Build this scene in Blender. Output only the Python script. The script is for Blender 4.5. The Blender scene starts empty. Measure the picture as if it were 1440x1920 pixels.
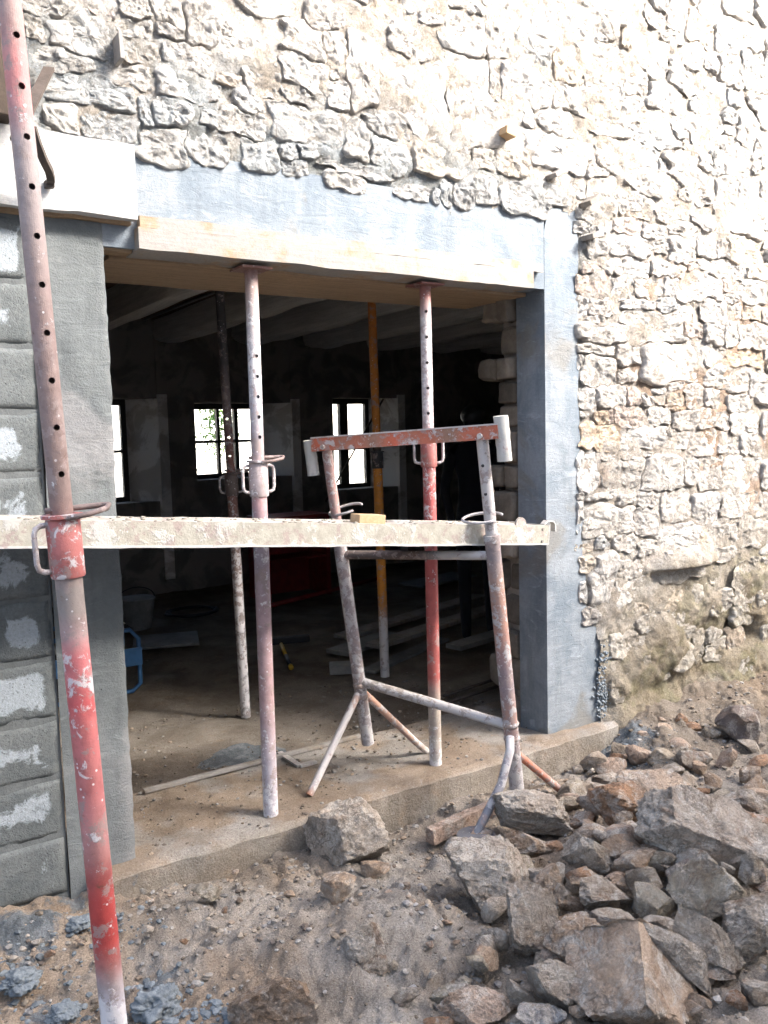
import bpy, bmesh, math, random
import numpy as np
from mathutils import Vector, Matrix

# ------------------------------------------------------------------ camera, sky, sun, exposure
SC = bpy.context.scene
COL = SC.collection
F_PX, IMG_W, IMG_H = 1600.0, 1440.0, 1920.0
YAW, PITCH, ROLL = (math.radians(a) for a in (33.43, -5.25, -1.44))
CAM = np.array([0.0, -3.066, 1.55])
FW = np.array([math.sin(YAW) * math.cos(PITCH), math.cos(YAW) * math.cos(PITCH), math.sin(PITCH)])
_r = np.array([math.cos(YAW), -math.sin(YAW), 0.0])
_u = np.cross(_r, FW)
RT = _r * math.cos(ROLL) + _u * math.sin(ROLL)
UP = np.cross(RT, FW)

cd = bpy.data.cameras.new('camera')
cd.sensor_fit = 'HORIZONTAL'
cd.sensor_width = 36.0
cd.lens = 36.0 * F_PX / IMG_W
cd.clip_start = 0.05
cd.clip_end = 2000.0
cam = bpy.data.objects.new('camera', cd)
COL.objects.link(cam)
mw = Matrix.Identity(4)
for i in range(3):
    mw[i][0], mw[i][1], mw[i][2], mw[i][3] = RT[i], UP[i], -FW[i], CAM[i]
cam.matrix_world = mw
SC.camera = cam

SUN_DIR = Vector((0.56, -0.74, 0.60)).normalized()      # towards the sun
SUN_STRENGTH, SUN_ANGLE = 3.2, 24.0
SKY_STRENGTH = 0.15
EXPOSURE = 3.2

world = bpy.data.worlds.new('World')
SC.world = world
world.use_nodes = True
wn = world.node_tree
wn.nodes.clear()
sky = wn.nodes.new('ShaderNodeTexSky')
sky.sky_type = 'NISHITA'
sky.sun_disc = False
sky.sun_elevation = math.asin(SUN_DIR.z)
sky.sun_rotation = math.atan2(SUN_DIR.x, SUN_DIR.y)
sky.air_density = 0.9
sky.dust_density = 6.0
sky.ozone_density = 1.0
bg = wn.nodes.new('ShaderNodeBackground')
bg.inputs[1].default_value = SKY_STRENGTH
wo = wn.nodes.new('ShaderNodeOutputWorld')
wn.links.new(sky.outputs[0], bg.inputs[0])
wn.links.new(bg.outputs[0], wo.inputs[0])

sl = bpy.data.lights.new('sun', 'SUN')
sl.energy = SUN_STRENGTH
sl.angle = math.radians(SUN_ANGLE)
sl.color = (1.0, 0.975, 0.95)
sun = bpy.data.objects.new('sun', sl)
COL.objects.link(sun)
sun.rotation_euler = SUN_DIR.to_track_quat('Z', 'Y').to_euler()
sun.location = (3, -8, 12)

SC.view_settings.view_transform = 'Standard'
SC.view_settings.look = 'None'
SC.view_settings.gamma = 1.0
SC.view_settings.exposure = EXPOSURE
SC.view_settings.use_curve_mapping = False
SC.render.engine = 'CYCLES'
SC.cycles.use_denoising = True
SC.cycles.max_bounces = 8
SC.cycles.diffuse_bounces = 5
SC.cycles.sample_clamp_indirect = 6.0

rng = np.random.default_rng(11)
random.seed(5)


# ------------------------------------------------------------------ measuring helpers (a photo point on a known surface)
def ray(x, y):
    return FW + RT * (x - IMG_W / 2) / F_PX - UP * (y - IMG_H / 2) / F_PX


def on_y(x, y, v=0.0):
    r = ray(x, y)
    return CAM + r * ((v - CAM[1]) / r[1])


def on_z(x, y, v=0.0):
    r = ray(x, y)
    return CAM + r * ((v - CAM[2]) / r[2])


def at_depth(x, y, d):
    return CAM + ray(x, y) * d


def project(p):
    q = np.asarray(p, float) - CAM
    d = q @ FW
    return 720 + F_PX * (q @ RT) / d, 960 - F_PX * (q @ UP) / d, d


# ------------------------------------------------------------------ noise
def _hash(ix, iy, iz, seed):
    h = (ix * 374761393 + iy * 668265263 + iz * 2147483647 + seed * 974634777) & 0xFFFFFFFF
    h = ((h ^ (h >> 13)) * 1274126177) & 0xFFFFFFFF
    h = (h ^ (h >> 16)) & 0xFFFFFFFF
    return h.astype(np.float64) / 4294967295.0 * 2 - 1


def vnoise(p, scale, seed=0):
    q = np.atleast_2d(np.asarray(p, float)) * scale + 1000.0
    i = np.floor(q).astype(np.int64)
    f = q - i
    f = f * f * f * (f * (f * 6 - 15) + 10)
    out = 0
    for dx in (0, 1):
        wx = f[:, 0] if dx else 1 - f[:, 0]
        for dy in (0, 1):
            wy = f[:, 1] if dy else 1 - f[:, 1]
            for dz in (0, 1):
                wz = f[:, 2] if dz else 1 - f[:, 2]
                out = out + wx * wy * wz * _hash(i[:, 0] + dx, i[:, 1] + dy, i[:, 2] + dz, seed)
    return out


def fbm(p, scale, octaves=4, seed=0, gain=0.5):
    a, s, o = 1.0, scale, 0
    for k in range(octaves):
        o = o + a * vnoise(p, s, seed + k * 17)
        a *= gain
        s *= 2.03
    return o


def smooth(e0, e1, x):
    t = np.clip((np.asarray(x, float) - e0) / (e1 - e0), 0, 1)
    return t * t * (3 - 2 * t)


# ------------------------------------------------------------------ materials
class NT:
    def __init__(self, name):
        self.m = bpy.data.materials.new(name)
        self.m.use_nodes = True
        self.t = self.m.node_tree
        self.t.nodes.clear()
        self.out = self.t.nodes.new('ShaderNodeOutputMaterial')
        self.b = self.t.nodes.new('ShaderNodeBsdfPrincipled')
        self.t.links.new(self.b.outputs[0], self.out.inputs[0])
        g = self.t.nodes.new('ShaderNodeNewGeometry')
        self.pos = g.outputs['Position']
        self.bump_in = None

    def put(self, sock, v):
        if isinstance(v, bpy.types.NodeSocket):
            self.t.links.new(v, sock)
        elif isinstance(v, (tuple, list)):
            sock.default_value = (*v, 1.0) if (len(v) == 3 and len(sock.default_value) == 4) else v
        else:
            sock.default_value = v

    def noise(self, scale, detail=5, rough=0.6, vec=None, dist=0.0, col=False):
        n = self.t.nodes.new('ShaderNodeTexNoise')
        n.inputs['Scale'].default_value = scale
        n.inputs['Detail'].default_value = detail
        n.inputs['Roughness'].default_value = rough
        n.inputs['Distortion'].default_value = dist
        self.t.links.new(vec or self.pos, n.inputs['Vector'])
        return n.outputs['Color' if col else 'Fac']

    def voro(self, scale, feature='F1', vec=None, rnd=1.0):
        n = self.t.nodes.new('ShaderNodeTexVoronoi')
        n.feature = feature
        n.inputs['Scale'].default_value = scale
        n.inputs['Randomness'].default_value = rnd
        self.t.links.new(vec or self.pos, n.inputs['Vector'])
        return n.outputs['Distance']

    def ramp(self, v, lo, hi, a=0.0, b=1.0, smoothstep=True):
        n = self.t.nodes.new('ShaderNodeMapRange')
        n.interpolation_type = 'SMOOTHSTEP' if smoothstep else 'LINEAR'
        self.put(n.inputs[0], v)
        for k, x in zip((1, 2, 3, 4), (lo, hi, a, b)):
            n.inputs[k].default_value = x
        return n.outputs[0]

    def math(self, op, a, b=0.0):
        n = self.t.nodes.new('ShaderNodeMath')
        n.operation = op
        self.put(n.inputs[0], a)
        self.put(n.inputs[1], b)
        return n.outputs[0]

    def mix(self, f, a, b, mode='MIX'):
        n = self.t.nodes.new('ShaderNodeMix')
        n.data_type = 'RGBA'
        n.blend_type = mode
        self.put(n.inputs[0], f)
        self.put(n.inputs[6], a)
        self.put(n.inputs[7], b)
        return n.outputs[2]

    def attr(self, name):
        n = self.t.nodes.new('ShaderNodeAttribute')
        n.attribute_name = name
        return n.outputs['Color'], n.outputs['Alpha']

    def scale_vec(self, s):
        n = self.t.nodes.new('ShaderNodeMapping')
        n.inputs['Scale'].default_value = s
        self.t.links.new(self.pos, n.inputs['Vector'])
        return n.outputs[0]

    def bump(self, h, dist, strength=1.0):
        n = self.t.nodes.new('ShaderNodeBump')
        n.inputs['Strength'].default_value = strength
        n.inputs['Distance'].default_value = dist
        self.put(n.inputs['Height'], h)
        if self.bump_in is not None:
            self.t.links.new(self.bump_in, n.inputs['Normal'])
        self.bump_in = n.outputs[0]

    def done(self, col, rough=0.85, metal=0.0, spec=0.3):
        self.put(self.b.inputs['Base Color'], col)
        self.put(self.b.inputs['Roughness'], rough)
        self.put(self.b.inputs['Metallic'], metal)
        self.b.inputs['Specular IOR Level'].default_value = spec
        if self.bump_in is not None:
            self.t.links.new(self.bump_in, self.b.inputs['Normal'])
        return self.m


def crevices(n, c, scale, tint, amt, dist=1.2):
    v = n.math('ABSOLUTE', n.math('SUBTRACT', n.noise(scale, 6, 0.72, dist=dist), 0.5))
    k = n.math('MULTIPLY', n.ramp(v, 0.0, 0.026, 1.0, 0.0), n.ramp(n.noise(scale * 0.45, 3), 0.42, 0.62))
    n.bump(n.math('MULTIPLY', k, -1.0), 0.006, 0.8)
    return n.mix(n.math('MULTIPLY', k, amt), c, tint)


def m_stone(name='wall_stone', lichen=True):
    n = NT(name)
    c, a = n.attr('tone')
    big = n.noise(9, 5, 0.65)
    c = n.mix(n.ramp(big, 0.38, 0.70), c, n.mix(1.0, c, (0.78, 0.76, 0.74), 'MULTIPLY'))
    c = n.mix(n.math('MULTIPLY', n.ramp(n.noise(16, 4, 0.6, dist=1.0), 0.50, 0.66), 0.6), c, (0.70, 0.68, 0.64))
    c = n.mix(n.math('MULTIPLY', n.ramp(n.noise(13, 4, 0.7), 0.60, 0.74), 0.40), c, (0.40, 0.29, 0.20))
    speck = n.noise(150, 3, 0.7)
    c = n.mix(n.ramp(speck, 0.3, 0.7, 0.0, 0.55), n.mix(1.0, c, (0.76, 0.74, 0.72), 'MULTIPLY'), c)
    c = crevices(n, c, 12, (0.22, 0.185, 0.15), 0.75)
    c = crevices(n, c, 27, (0.25, 0.22, 0.19), 0.65)
    warp = n.t.nodes.new('ShaderNodeMixRGB')
    warp.blend_type = 'ADD'
    warp.inputs[0].default_value = 0.10
    n.t.links.new(n.pos, warp.inputs[1])
    n.t.links.new(n.noise(8, 4, 0.6, col=True), warp.inputs[2])
    crack = n.ramp(n.voro(13, 'DISTANCE_TO_EDGE', vec=warp.outputs[0]), 0.0, 0.045, 1.0, 0.0)
    crack = n.math('MULTIPLY', crack, n.ramp(n.noise(6, 3), 0.48, 0.60))
    c = n.mix(n.math('MULTIPLY', crack, 0.55), c, (0.20, 0.17, 0.14))
    n.bump(n.math('MULTIPLY', crack, -1.0), 0.006, 0.8)
    n.bump(n.noise(24, 6, 0.75, dist=0.5), 0.022, 0.85)
    n.bump(n.noise(60, 6, 0.82), 0.014, 0.95)
    return n.done(c, 0.92, 0, 0.15)


def m_mortar():
    n = NT('lime_mortar')
    c, a = n.attr('tone')
    big = n.noise(7, 5, 0.65)
    c = n.mix(n.ramp(big, 0.32, 0.7), c, n.mix(1.0, c, (0.70, 0.66, 0.60), 'MULTIPLY'))
    c = n.mix(n.ramp(n.noise(120, 3, 0.7), 0.3, 0.7, 0, 0.5), n.mix(1.0, c, (0.62, 0.6, 0.58), 'MULTIPLY'), c)
    c = crevices(n, c, 12, (0.22, 0.185, 0.15), 0.70)
    c = crevices(n, c, 29, (0.25, 0.22, 0.19), 0.60)
    n.bump(n.noise(24, 6, 0.76, dist=0.6), 0.026, 0.85)
    n.bump(n.noise(60, 6, 0.82), 0.015, 0.95)
    return n.done(c, 0.95, 0, 0.1)


def m_concrete(name, a, b, scale=2.5, pits=True, patch=None, streak=True, rough=0.85, grit=0.3):
    n = NT(name)
    c = n.mix(n.ramp(n.noise(scale, 6, 0.62, dist=0.6), 0.34, 0.68), a, b)
    if streak:
        s = n.noise(3.2, 5, 0.6, vec=n.scale_vec((5.0, 5.0, 0.6)))
        c = n.mix(n.ramp(s, 0.48, 0.72, 0, 0.45), c, tuple(x * 0.72 for x in a))
    if patch:
        c = n.mix(n.ramp(n.noise(1.7, 5, 0.6, dist=0.8), 0.55, 0.64, 0, 0.8), c, patch)
    c = n.mix(n.ramp(n.noise(60, 4, 0.7), 0.3, 0.7, 0, 0.35), n.mix(1.0, c, (0.7, 0.7, 0.7), 'MULTIPLY'), c)
    if pits:
        v = n.voro(22)
        pit = n.ramp(v, 0.045, 0.095, 1.0, 0.0)
        keep = n.ramp(n.noise(4.5, 3), 0.52, 0.60)
        pit = n.math('MULTIPLY', pit, keep)
        c = n.mix(n.math('MULTIPLY', pit, 0.7), c, (0.07, 0.075, 0.08))
        n.bump(n.math('MULTIPLY', pit, -1.0), 0.004, 0.8)
    tw = n.noise(7, 6, 0.7, vec=n.scale_vec((1.0, 1.0, 3.5)), dist=1.0)
    c = n.mix(n.ramp(tw, 0.55, 0.72, 0, 0.4), c, tuple(x * 1.25 for x in b))
    c = n.mix(n.ramp(n.noise(6, 4, 0.6), 0.68, 0.76, 0, 0.5), c, tuple(x * 0.5 for x in a))
    n.bump(tw, 0.008, 0.7)
    n.bump(n.noise(9, 5, 0.6), 0.006, 0.6)
    n.bump(n.noise(140, 4, 0.75), 0.0025, grit * 2)
    return n.done(c, rough, 0, 0.25)


def m_block():
    n = NT('concrete_block')
    c, a = n.attr('tone')          # alpha = dry, pale heart of each block
    d = n.math('ADD', a, n.math('MULTIPLY', n.math('SUBTRACT', n.noise(12, 6, 0.7, dist=0.8), 0.5), 1.7))
    dry = n.ramp(d, 0.42, 0.64)
    wet = n.mix(n.ramp(n.noise(5, 5, 0.6), 0.35, 0.65), (0.12, 0.133, 0.134), (0.17, 0.183, 0.182))
    c = n.mix(n.math('MULTIPLY', dry, 0.85), wet, (0.41, 0.455, 0.485))
    c = n.mix(n.ramp(n.noise(90, 4, 0.75), 0.3, 0.7, 0, 0.5), n.mix(1.0, c, (0.62, 0.62, 0.62), 'MULTIPLY'), c)
    pore = n.math('MULTIPLY', n.ramp(n.voro(85), 0.12, 0.24, 1.0, 0.0), n.ramp(n.noise(25, 3), 0.45, 0.55))
    c = n.mix(n.math('MULTIPLY', pore, 0.6), c, (0.08, 0.085, 0.085))
    n.bump(n.math('MULTIPLY', pore, -1.0), 0.004, 0.8)
    n.bump(n.noise(55, 5, 0.75), 0.007, 0.8)
    n.bump(n.noise(160, 3, 0.7), 0.003, 0.7)
    return n.done(c, 0.9, 0, 0.2)


def m_worn(name, smear=(0.52, 0.50, 0.49), amount=0.5, rust=(0.10, 0.055, 0.035), rust_amt=0.3, rough=0.62, drips=30):
    n = NT(name)
    c, a = n.attr('tone')
    c = n.mix(n.ramp(n.noise(26, 5, 0.65), 0.4, 0.7, 0, 0.5), c, n.mix(1.0, c, (0.55, 0.52, 0.52), 'MULTIPLY'))
    c = n.mix(n.ramp(n.noise(32, 5, 0.7, dist=0.6), 0.66 - 0.2 * rust_amt, 0.74, 0, 0.75), c, rust)
    c = n.mix(n.ramp(n.noise(21, 6, 0.72, dist=0.3), 0.545, 0.575, 0, 0.75), c, (0.25, 0.195, 0.18))
    s = n.noise(drips, 6, 0.68, dist=0.4)
    k = n.ramp(n.math('ADD', s, n.math('MULTIPLY', a, 0.34)), 0.78 - amount * 0.22, 0.86 - amount * 0.2, 0, 0.85)
    c = n.mix(k, c, smear)
    dots = n.ramp(n.voro(46), 0.10, 0.17, 0.75, 0.0)
    c = n.mix(n.math('MULTIPLY', dots, n.ramp(n.noise(9, 2), 0.45, 0.6)), c, tuple(min(0.7, x * 1.25) for x in smear))
    n.bump(k, 0.002, 0.7)
    n.bump(n.noise(75, 5, 0.7), 0.003, 0.7)
    return n.done(c, rough, 0.0, 0.35)


def m_tone(name, bscale=40, bdist=0.004, rough=0.85, fine=130, var=0.6, spec=0.25):
    n = NT(name)
    c, a = n.attr('tone')
    c = n.mix(n.ramp(n.noise(12, 5, 0.65), 0.35, 0.68), c, n.mix(1.0, c, (var, var, var), 'MULTIPLY'))
    c = n.mix(n.ramp(n.noise(fine, 3, 0.7), 0.3, 0.7, 0, 0.4), n.mix(1.0, c, (0.7, 0.7, 0.7), 'MULTIPLY'), c)
    n.bump(n.noise(bscale, 5, 0.7), bdist, 0.8)
    n.bump(n.noise(fine, 3, 0.7), bdist * 0.3, 0.7)
    return n.done(c, rough, 0, spec)


def m_wood(name, a, b, dust=None, grain=(1.5, 26.0, 26.0), rough=0.8, dust_at=(0.40, 0.58)):
    n = NT(name)
    g = n.noise(2.2, 6, 0.65, vec=n.scale_vec(grain), dist=0.4)
    c = n.mix(n.ramp(g, 0.35, 0.66), a, b)
    if dust:
        c = n.mix(n.ramp(n.noise(6.5, 6, 0.65, dist=0.5), dust_at[0], dust_at[1], 0, 0.9), c, dust)
    c = n.mix(n.ramp(n.noise(70, 4, 0.7), 0.3, 0.7, 0, 0.35), n.mix(1.0, c, (0.65, 0.65, 0.65), 'MULTIPLY'), c)
    n.bump(g, 0.004, 0.6)
    n.bump(n.noise(60, 5, 0.7), 0.003, 0.6)
    return n.done(c, rough, 0, 0.2)


def m_ground(name, grit=1.0):
    n = NT(name)
    c, a = n.attr('tone')          # alpha = grey cement spill
    c = n.mix(n.ramp(n.noise(5, 6, 0.65), 0.35, 0.66), c, n.mix(1.0, c, (0.68, 0.65, 0.62), 'MULTIPLY'))
    c = n.mix(n.ramp(n.noise(11, 5, 0.7), 0.56, 0.70, 0, 0.5), c, (0.36, 0.27, 0.19))
    c = n.mix(n.ramp(n.noise(38, 4, 0.7), 0.60, 0.72, 0, 0.6), c, (0.42, 0.40, 0.37))
    k = n.ramp(n.math('ADD', a, n.math('MULTIPLY', n.math('SUBTRACT', n.noise(10, 5, 0.7), 0.5), 1.3)), 0.45, 0.62, 0, 0.9)
    c = n.mix(k, c, n.mix(n.ramp(n.noise(14, 4), 0.4, 0.65), (0.15, 0.185, 0.215), (0.30, 0.34, 0.37)))
    c = n.mix(n.ramp(n.noise(170, 3, 0.7), 0.3, 0.7, 0, 0.6), n.mix(1.0, c, (0.5, 0.48, 0.46), 'MULTIPLY'), c)
    n.bump(n.noise(32, 6, 0.78), 0.030 * grit, 0.9)
    n.bump(n.noise(130, 4, 0.78), 0.008 * grit, 0.9)
    return n.done(c, 0.95, 0, 0.12)


def m_rock():
    n = NT('broken_stone')
    c, a = n.attr('tone')
    c = n.mix(n.ramp(n.noise(7, 6, 0.7, dist=0.7), 0.42, 0.68), c, n.mix(1.0, c, (0.66, 0.62, 0.58), 'MULTIPLY'))
    c = n.mix(n.ramp(n.noise(10, 6, 0.72, dist=0.8), 0.48, 0.63, 0, 0.75), c, (0.68, 0.64, 0.58))
    c = n.mix(n.ramp(n.noise(8.5, 5, 0.7, dist=1.2), 0.58, 0.70, 0, 0.6), c, (0.30, 0.17, 0.10))
    c = n.mix(n.ramp(n.noise(120, 3, 0.75), 0.3, 0.7, 0, 0.5), n.mix(1.0, c, (0.60, 0.58, 0.56), 'MULTIPLY'), c)
    c = crevices(n, c, 9, (0.16, 0.12, 0.09), 0.7)
    c = crevices(n, c, 22, (0.2, 0.16, 0.13), 0.6)
    n.bump(n.noise(15, 6, 0.75, dist=0.4), 0.035, 0.9)
    n.bump(n.noise(60, 6, 0.8), 0.014, 0.95)
    return n.done(c, 0.93, 0, 0.12)


def m_plain(name, c, rough=0.6, metal=0.0, bump=0.0015, var=0.75, bs=60):
    n = NT(name)
    k = n.mix(n.ramp(n.noise(14, 5, 0.65), 0.35, 0.68), c, tuple(x * var for x in c))
    n.bump(n.noise(bs, 4, 0.7), bump, 0.6)
    return n.done(k, rough, metal, 0.3)


def m_plaster(name, a, b):
    n = NT(name)
    c = n.mix(n.ramp(n.noise(3.0, 6, 0.65, dist=0.8), 0.45, 0.58), a, b)
    n.bump(n.noise(12, 6, 0.7), 0.012, 0.7)
    return n.done(c, 0.95, 0, 0.1)


def m_glass():
    m = bpy.data.materials.new('window_glass')
    m.use_nodes = True
    t = m.node_tree
    t.nodes.clear()
    o = t.nodes.new('ShaderNodeOutputMaterial')
    mx = t.nodes.new('ShaderNodeMixShader')
    tr = t.nodes.new('ShaderNodeBsdfTransparent')
    tr.inputs[0].default_value = (0.93, 0.95, 0.95, 1)
    gl = t.nodes.new('ShaderNodeBsdfGlossy')
    gl.inputs['Roughness'].default_value = 0.05
    mx.inputs[0].default_value = 0.06
    t.links.new(tr.outputs[0], mx.inputs[1])
    t.links.new(gl.outputs[0], mx.inputs[2])
    t.links.new(mx.outputs[0], o.inputs[0])
    return m


def m_leaf():
    n = NT('leaf')
    c = n.mix(n.ramp(n.noise(3, 3), 0.35, 0.65), (0.035, 0.085, 0.02), (0.09, 0.16, 0.04))
    return n.done(c, 0.6, 0, 0.3)


MAT = dict(
    stone=m_stone(), mortar=m_mortar(),
    portal=m_concrete('cast_concrete', (0.165, 0.20, 0.235), (0.275, 0.305, 0.33), 3.8, True, (0.20, 0.195, 0.18)),
    pillar=m_concrete('rendered_pillar', (0.135, 0.148, 0.15), (0.185, 0.20, 0.20), 2.0, True, (0.24, 0.24, 0.24), rough=0.8, grit=0.6),
    sill=m_ground('sill_concrete', 0.5), block=m_block(), joint=m_plain('block_mortar', (0.11, 0.118, 0.118), 0.95, 0, 0.006, 0.75, 70),
    worn=m_worn('worn_prop_steel', (0.55, 0.53, 0.53), 0.45, rust_amt=0.25),
    trestle=m_worn('worn_trestle_steel', (0.40, 0.38, 0.37), 0.6, rust_amt=0.5, rough=0.8, drips=26),
    plank=m_worn('cement_crusted_plank', (0.39, 0.385, 0.36), 0.5, (0.22, 0.195, 0.15), 0.55, 0.75, 8),
    steel=m_worn('grey_steel', (0.42, 0.40, 0.39), 0.3, rust_amt=0.35, rough=0.5),
    form=m_wood('formwork_board', (0.37, 0.265, 0.175), (0.29, 0.21, 0.14), (0.31, 0.30, 0.285), dust_at=(0.35, 0.49)),
    formpanel=m_wood('formwork_panel', (0.44, 0.43, 0.405), (0.37, 0.36, 0.335), (0.49, 0.49, 0.485), dust_at=(0.33, 0.5)),
    soffit=m_wood('soffit_plywood', (0.40, 0.28, 0.17), (0.30, 0.20, 0.12)),
    beam=m_wood('limewashed_beam', (0.74, 0.73, 0.70), (0.58, 0.57, 0.55), grain=(20, 1.0, 20)),
    ceil=m_wood('ceiling_boards', (0.12, 0.065, 0.035), (0.07, 0.04, 0.025), grain=(1, 14, 14)),
    oldwood=m_wood('grey_timber', (0.30, 0.26, 0.21), (0.20, 0.17, 0.14), (0.33, 0.31, 0.29), grain=(12, 12, 3)),
    freshwood=m_wood('fresh_timber', (0.60, 0.42, 0.25), (0.48, 0.33, 0.19), grain=(8, 8, 8)),
    ground=m_ground('dirt'), floor=m_ground('room_dirt', 0.8), rock=m_rock(),
    clod=m_tone('wet_mortar', 60, 0.008, 0.8, 150, 0.7), gravel=m_tone('gravel', 60, 0.004, 0.95, 150, 0.7, 0.1),
    plaster=m_plaster('old_plaster', (0.25, 0.225, 0.20), (0.16, 0.145, 0.13)),
    reveal=m_plaster('whitewashed_reveal', (0.72, 0.71, 0.69), (0.46, 0.44, 0.41)),
    darkframe=m_plain('dark_window_frame', (0.04, 0.035, 0.03), 0.7), glass=m_glass(), leaf=m_leaf(),
    bark=m_plain('bark', (0.10, 0.075, 0.055), 0.95, 0, 0.01), white=m_plain('white_render', (0.80, 0.79, 0.76), 0.9, 0, 0.004, 0.92),
    house=m_plain('house_render', (0.70, 0.68, 0.64), 0.95, 0, 0.004, 0.85), tile=m_plain('roof_tile', (0.24, 0.12, 0.08), 0.9, 0, 0.01, 0.7),
    dark=m_plain('black_plastic', (0.02, 0.02, 0.022), 0.5), blue=m_plain('blue_enamel', (0.035, 0.11, 0.24), 0.45),
    red=m_plain('red_enamel', (0.22, 0.02, 0.02), 0.5), yellow=m_plain('yellow_handle', (0.50, 0.30, 0.03), 0.5),
    cloth=m_plain('dark_cloth', (0.012, 0.013, 0.018), 0.95, 0, 0.004), skin=m_plain('skin', (0.30, 0.17, 0.11), 0.6),
    rustdark=m_plain('dark_rusty_iron', (0.075, 0.058, 0.048), 0.7, 0.1, 0.003, 0.6), board=m_wood('grey_board', (0.27, 0.27, 0.26), (0.20, 0.20, 0.195), grain=(4, 4, 4)),
    darkbeam=m_plain('dark_timber', (0.055, 0.04, 0.03), 0.9, 0, 0.004),
)


# ------------------------------------------------------------------ mesh helpers
class MB:
    def __init__(self):
        self.v, self.f, self.c = [], [], []

    def add(self, verts, faces, col=None):
        o = len(self.v)
        verts = [tuple(map(float, p)) for p in verts]
        self.v += verts
        self.f += [tuple(i + o for i in f) for f in faces]
        if col is None:
            col = (0.5, 0.5, 0.5, 0.0)
        if len(col) == len(verts) and not isinstance(col[0], (int, float)):
            self.c += [tuple(c) if len(c) == 4 else (*c, 0.0) for c in col]
        else:
            col = tuple(col) if len(col) == 4 else (*col, 0.0)
            self.c += [col] * len(verts)
        return self

    def obox(self, c, ax, ay, az, col=None):
        c, ax, ay, az = (np.asarray(q, float) for q in (c, ax, ay, az))
        vs = [c + sx * ax + sy * ay + sz * az for sz in (-1, 1) for sy in (-1, 1) for sx in (-1, 1)]
        fs = [(0, 2, 3, 1), (4, 5, 7, 6), (0, 1, 5, 4), (2, 6, 7, 3), (0, 4, 6, 2), (1, 3, 7, 5)]
        return self.add(vs, fs, col)

    def box(self, x0, x1, y0, y1, z0, z1, col=None):
        return self.obox(((x0 + x1) / 2, (y0 + y1) / 2, (z0 + z1) / 2), ((x1 - x0) / 2, 0, 0), (0, (y1 - y0) / 2, 0), (0, 0, (z1 - z0) / 2), col)

    def tube(self, pts, rad, n=14, cap=True, cols=None, closed=False, wob=0.0):
        pts = [np.asarray(p, float) for p in pts]
        m = len(pts)
        if isinstance(rad, (int, float)):
            rad = [rad] * m
        vs, cs = [], []
        ref = None
        for i, p in enumerate(pts):
            a = pts[(i - 1) % m] if (i > 0 or closed) else p
            b = pts[(i + 1) % m] if (i < m - 1 or closed) else p
            t = b - a
            t = t / np.linalg.norm(t)
            if ref is None:
                ref = np.array([0, 0, 1.0]) if abs(t[2]) < 0.9 else np.array([1.0, 0, 0])
            s = ref - t * (ref @ t)
            s = s / np.linalg.norm(s)
            ref = s
            q = np.cross(t, s)
            for k in range(n):
                an = 2 * math.pi * k / n
                r = rad[i] * (1 + (random.uniform(-wob, wob) if wob else 0))
                vs.append(p + r * (math.cos(an) * s + math.sin(an) * q))
                cs.append(cols[i] if cols is not None else (0.5, 0.5, 0.5, 0.0))
        fs = []
        for i in range(m if closed else m - 1):
            j = (i + 1) % m
            for k in range(n):
                k2 = (k + 1) % n
                fs.append((i * n + k, i * n + k2, j * n + k2, j * n + k))
        if cap and not closed:
            fs.append(tuple(range(n))[::-1])
            fs.append(tuple((m - 1) * n + k for k in range(n)))
        return self.add(vs, fs, cs)

    def grid(self, P, col=None):
        nu, nv = P.shape[:2]
        idx = np.arange(nu * nv).reshape(nu, nv)
        fs = np.stack([idx[:-1, :-1], idx[1:, :-1], idx[1:, 1:], idx[:-1, 1:]], -1).reshape(-1, 4)
        cc = None if col is None else (col.reshape(-1, 4) if hasattr(col, 'reshape') else col)
        return self.add(P.reshape(-1, 3), [tuple(map(int, f)) for f in fs], None if cc is None else list(map(tuple, cc)))

    def build(self, name, mat, parent=None, origin=None, smooth_shade=False, bevel=0.0, auto=None):
        if origin is None:
            origin = Vector(parent.location) if parent is not None and parent.parent is None else (Vector(parent['_o']) if parent is not None else None)
        if origin is None:
            a = np.array(self.v)
            origin = Vector(((a[:, 0].min() + a[:, 0].max()) / 2, (a[:, 1].min() + a[:, 1].max()) / 2, a[:, 2].min()))
        o = Vector(origin)
        me = bpy.data.meshes.new(name)
        arr = np.array(self.v) - np.array(o)
        me.from_pydata(arr.tolist(), [], self.f)
        at = me.color_attributes.new('tone', 'FLOAT_COLOR', 'POINT')
        at.data.foreach_set('color', np.array(self.c, dtype=np.float32).ravel())
        me.materials.append(MAT[mat] if isinstance(mat, str) else mat)
        if bevel:
            bm = bmesh.new()
            bm.from_mesh(me)
            bmesh.ops.recalc_face_normals(bm, faces=bm.faces)
            bmesh.ops.bevel(bm, geom=list(bm.edges), offset=bevel, segments=2, affect='EDGES', profile=0.5)
            bm.to_mesh(me)
            bm.free()
        if smooth_shade:
            me.shade_smooth() if auto is None else None
            if auto is None:
                pass
        if auto is not None:
            me.shade_smooth()
            me.set_sharp_from_angle(angle=math.radians(auto))
        me.update()
        ob = bpy.data.objects.new(name, me)
        COL.objects.link(ob)
        if parent is None:
            ob.location = o
        else:
            ob.parent = parent
            if parent.parent is None:
                off = o - Vector(parent.location)
            else:
                off = o - Vector(parent['_o'])
            ob.location = off
        ob['_o'] = tuple(o)
        return ob


def tag(o, label=None, cat=None, group=None, kind=None):
    if label:
        o['label'] = label
    if cat:
        o['category'] = cat
    if group:
        o['group'] = group
    if kind:
        o['kind'] = kind
    return o


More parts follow.
